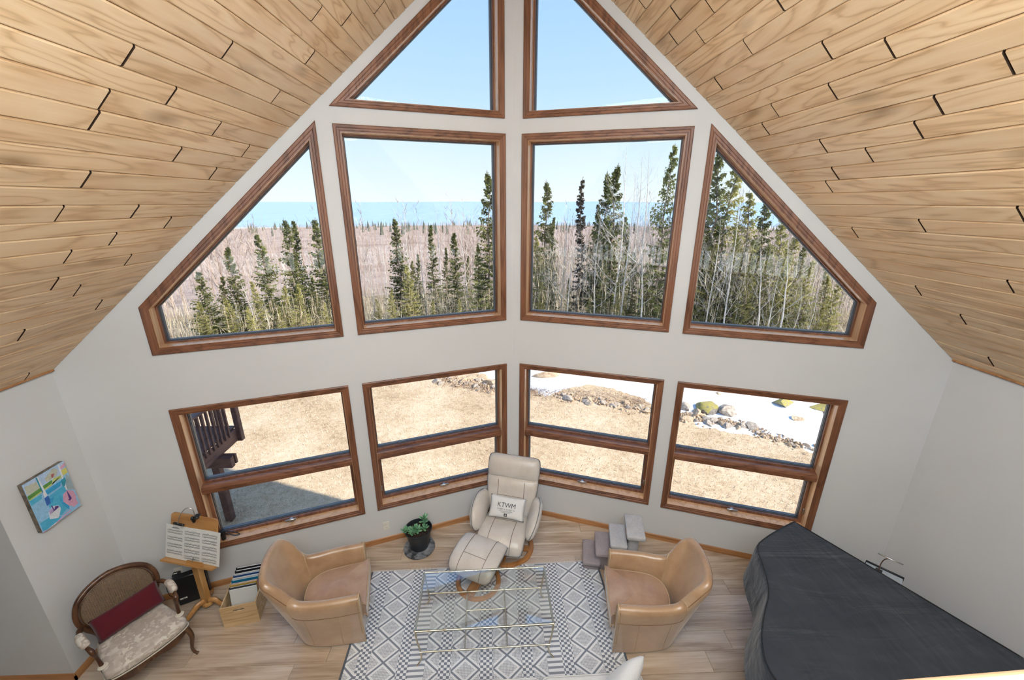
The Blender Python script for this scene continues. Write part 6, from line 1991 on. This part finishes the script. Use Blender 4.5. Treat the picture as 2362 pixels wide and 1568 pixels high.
M_ebony = plain('ebony_lacquer', (0.008, 0.008, 0.009, 1), 0.12)
case = [cen.lerp(q, 0.965) for q in lp]
MB().loft([[pl_(q.x, q.y, 0.985) for q in case], [pl_(q.x, q.y, 0.66) for q in case]]).build('case', M_ebony, pn, 40)
for a, p in ((0.22, 0.36), (1.36, 0.14), (1.36, 1.38)):
    c = pl_(a, p, 0)
    MB().tube([c + Vector((0, 0, 0.045)), c + Vector((0, 0, 0.10)), c + Vector((0, 0, 0.60)), c + Vector((0, 0, 0.67))], [0.045, 0.052, 0.072, 0.078], 12).build('leg', M_ebony, pn, 40)
    MB().lathe([(0.02, 0.0), (0.024, 0.02), (0.02, 0.045)], 12, c).build('caster', M_nail, pn, 40)
MB().box(pl_(1.22, 0.74, 0.28), (0.22, 0.10, 0.46), Matrix.Rotation(math.atan2(pp_.y, pp_.x), 3, 'Z'), 0.01).build('pedal_lyre', M_ebony, pn, 40)

# ------------------------------------------------------------------ small shelf and bar lamp in the corner behind the piano
sh_ = empty('corner_shelf', (3.335, 2.800, 0), math.radians(-48.5), 'slim grey shelf with a black back edge behind the piano', 'shelf')
M_greytop = plain('pale_grey_laminate', (0.42, 0.46, 0.50, 1), 0.4)
MB().box((0, -0.035, 0.640), (0.26, 0.13, 0.022), None, 0.003).build('top', M_greytop, sh_, 40)
MB().box((0, 0.037, 0.332), (0.27, 0.014, 0.664), None, 0.003).build('back_panel', M_blackplastic, sh_, 40)
for s in (-1, 1): MB().box((s * 0.122, -0.035, 0.315), (0.014, 0.12, 0.628), None, 0.002).build('side_panel', M_blackplastic, sh_, 40)
bl_ = empty('bar_lamp', (3.325, 2.838, 0.651), math.radians(-48.5), 'thin silver bar lamp on a bent stem in the corner', 'lamp')
MB().box((0.0, -0.03, 0.005), (0.05, 0.035, 0.008), None, 0.003).build('base', M_blackplastic, bl_, 40)
MB().tube(catmull([(0, -0.03, 0.008), (-0.002, -0.028, 0.07), (0.008, -0.022, 0.125), (0.03, -0.015, 0.150), (0.045, -0.012, 0.152)], 5), 0.0045, 7).build('stem', plain('copper_stem', (0.20, 0.11, 0.08, 1), 0.4, metal=0.7), bl_, 60)
MB().box((0.045, -0.012, 0.158), (0.175, 0.014, 0.009), None, 0.003).build('lamp_bar', M_metal, bl_, 40)

# ------------------------------------------------------------------ sofa at the bottom edge of the picture
M_sofa = leather('ivory_leather', (0.60, 0.58, 0.55), (0.68, 0.66, 0.63), (0.74, 0.73, 0.70), 0.42, 0.2)
sf = empty('sofa', (-0.03, 1.72, 0), math.radians(1.2), 'ivory sofa whose seat edge shows at the bottom of the picture', 'sofa')
for x in (-0.70, 0.13, 0.0):
    pass
for xc, w in ((-0.345, 1.02), (0.555, 0.77)):
    c = cushion(round_rect(w - 0.012, 0.60, 0.05, 5, xc, 0.135), 0.285, 0.448, 0.040, 0.018).build('seat_cushion', M_sofa, sf, 60)
    MB().tube([(x, y, 0.425) for x, y in round_rect(w - 0.006, 0.606, 0.05, 5, xc, 0.135)], 0.005, 6, closed=True).build('welt', M_sofa, c, 60)
MB().box((0.02, -0.02, 0.18), (1.86, 0.84, 0.21), None, 0.02).build('base', M_sofa, sf, 40)
cushion(round_rect(1.90, 0.20, 0.06, 5, 0.02, -0.36), 0.20, 0.80, 0.06, 0.01).build('backrest', M_sofa, sf, 60)
cushion(round_rect(0.16, 0.78, 0.06, 5, -0.955, -0.05), 0.08, 0.56, 0.05, 0.01).build('arm', M_sofa, sf, 60)
cushion(round_rect(0.12, 0.62, 0.05, 5, 0.995, -0.13), 0.08, 0.54, 0.04, 0.01).build('arm', M_sofa, sf, 60)
for sx in (-0.85, 0.88):
    for sy in (-0.36, 0.30): MB().lathe([(0.018, 0.0), (0.025, 0.08)], 10, (sx, sy, 0)).build('foot', M_blackplastic, sf, 40)
me, _f = pillow_mesh(0.44, 0.44, 0.15, 18, 0.07, 0.006, 7); me.materials.append(M_linen)
spw = link(bpy.data.objects.new('sofa_pillow', me))
tag(spw, 'white square pillow at the right end of the sofa', 'pillow')
orient(spw, (0.63, 1.935, 0.635), (0.62, 0.74, -0.30), (-0.62, 0.62, 0.40))
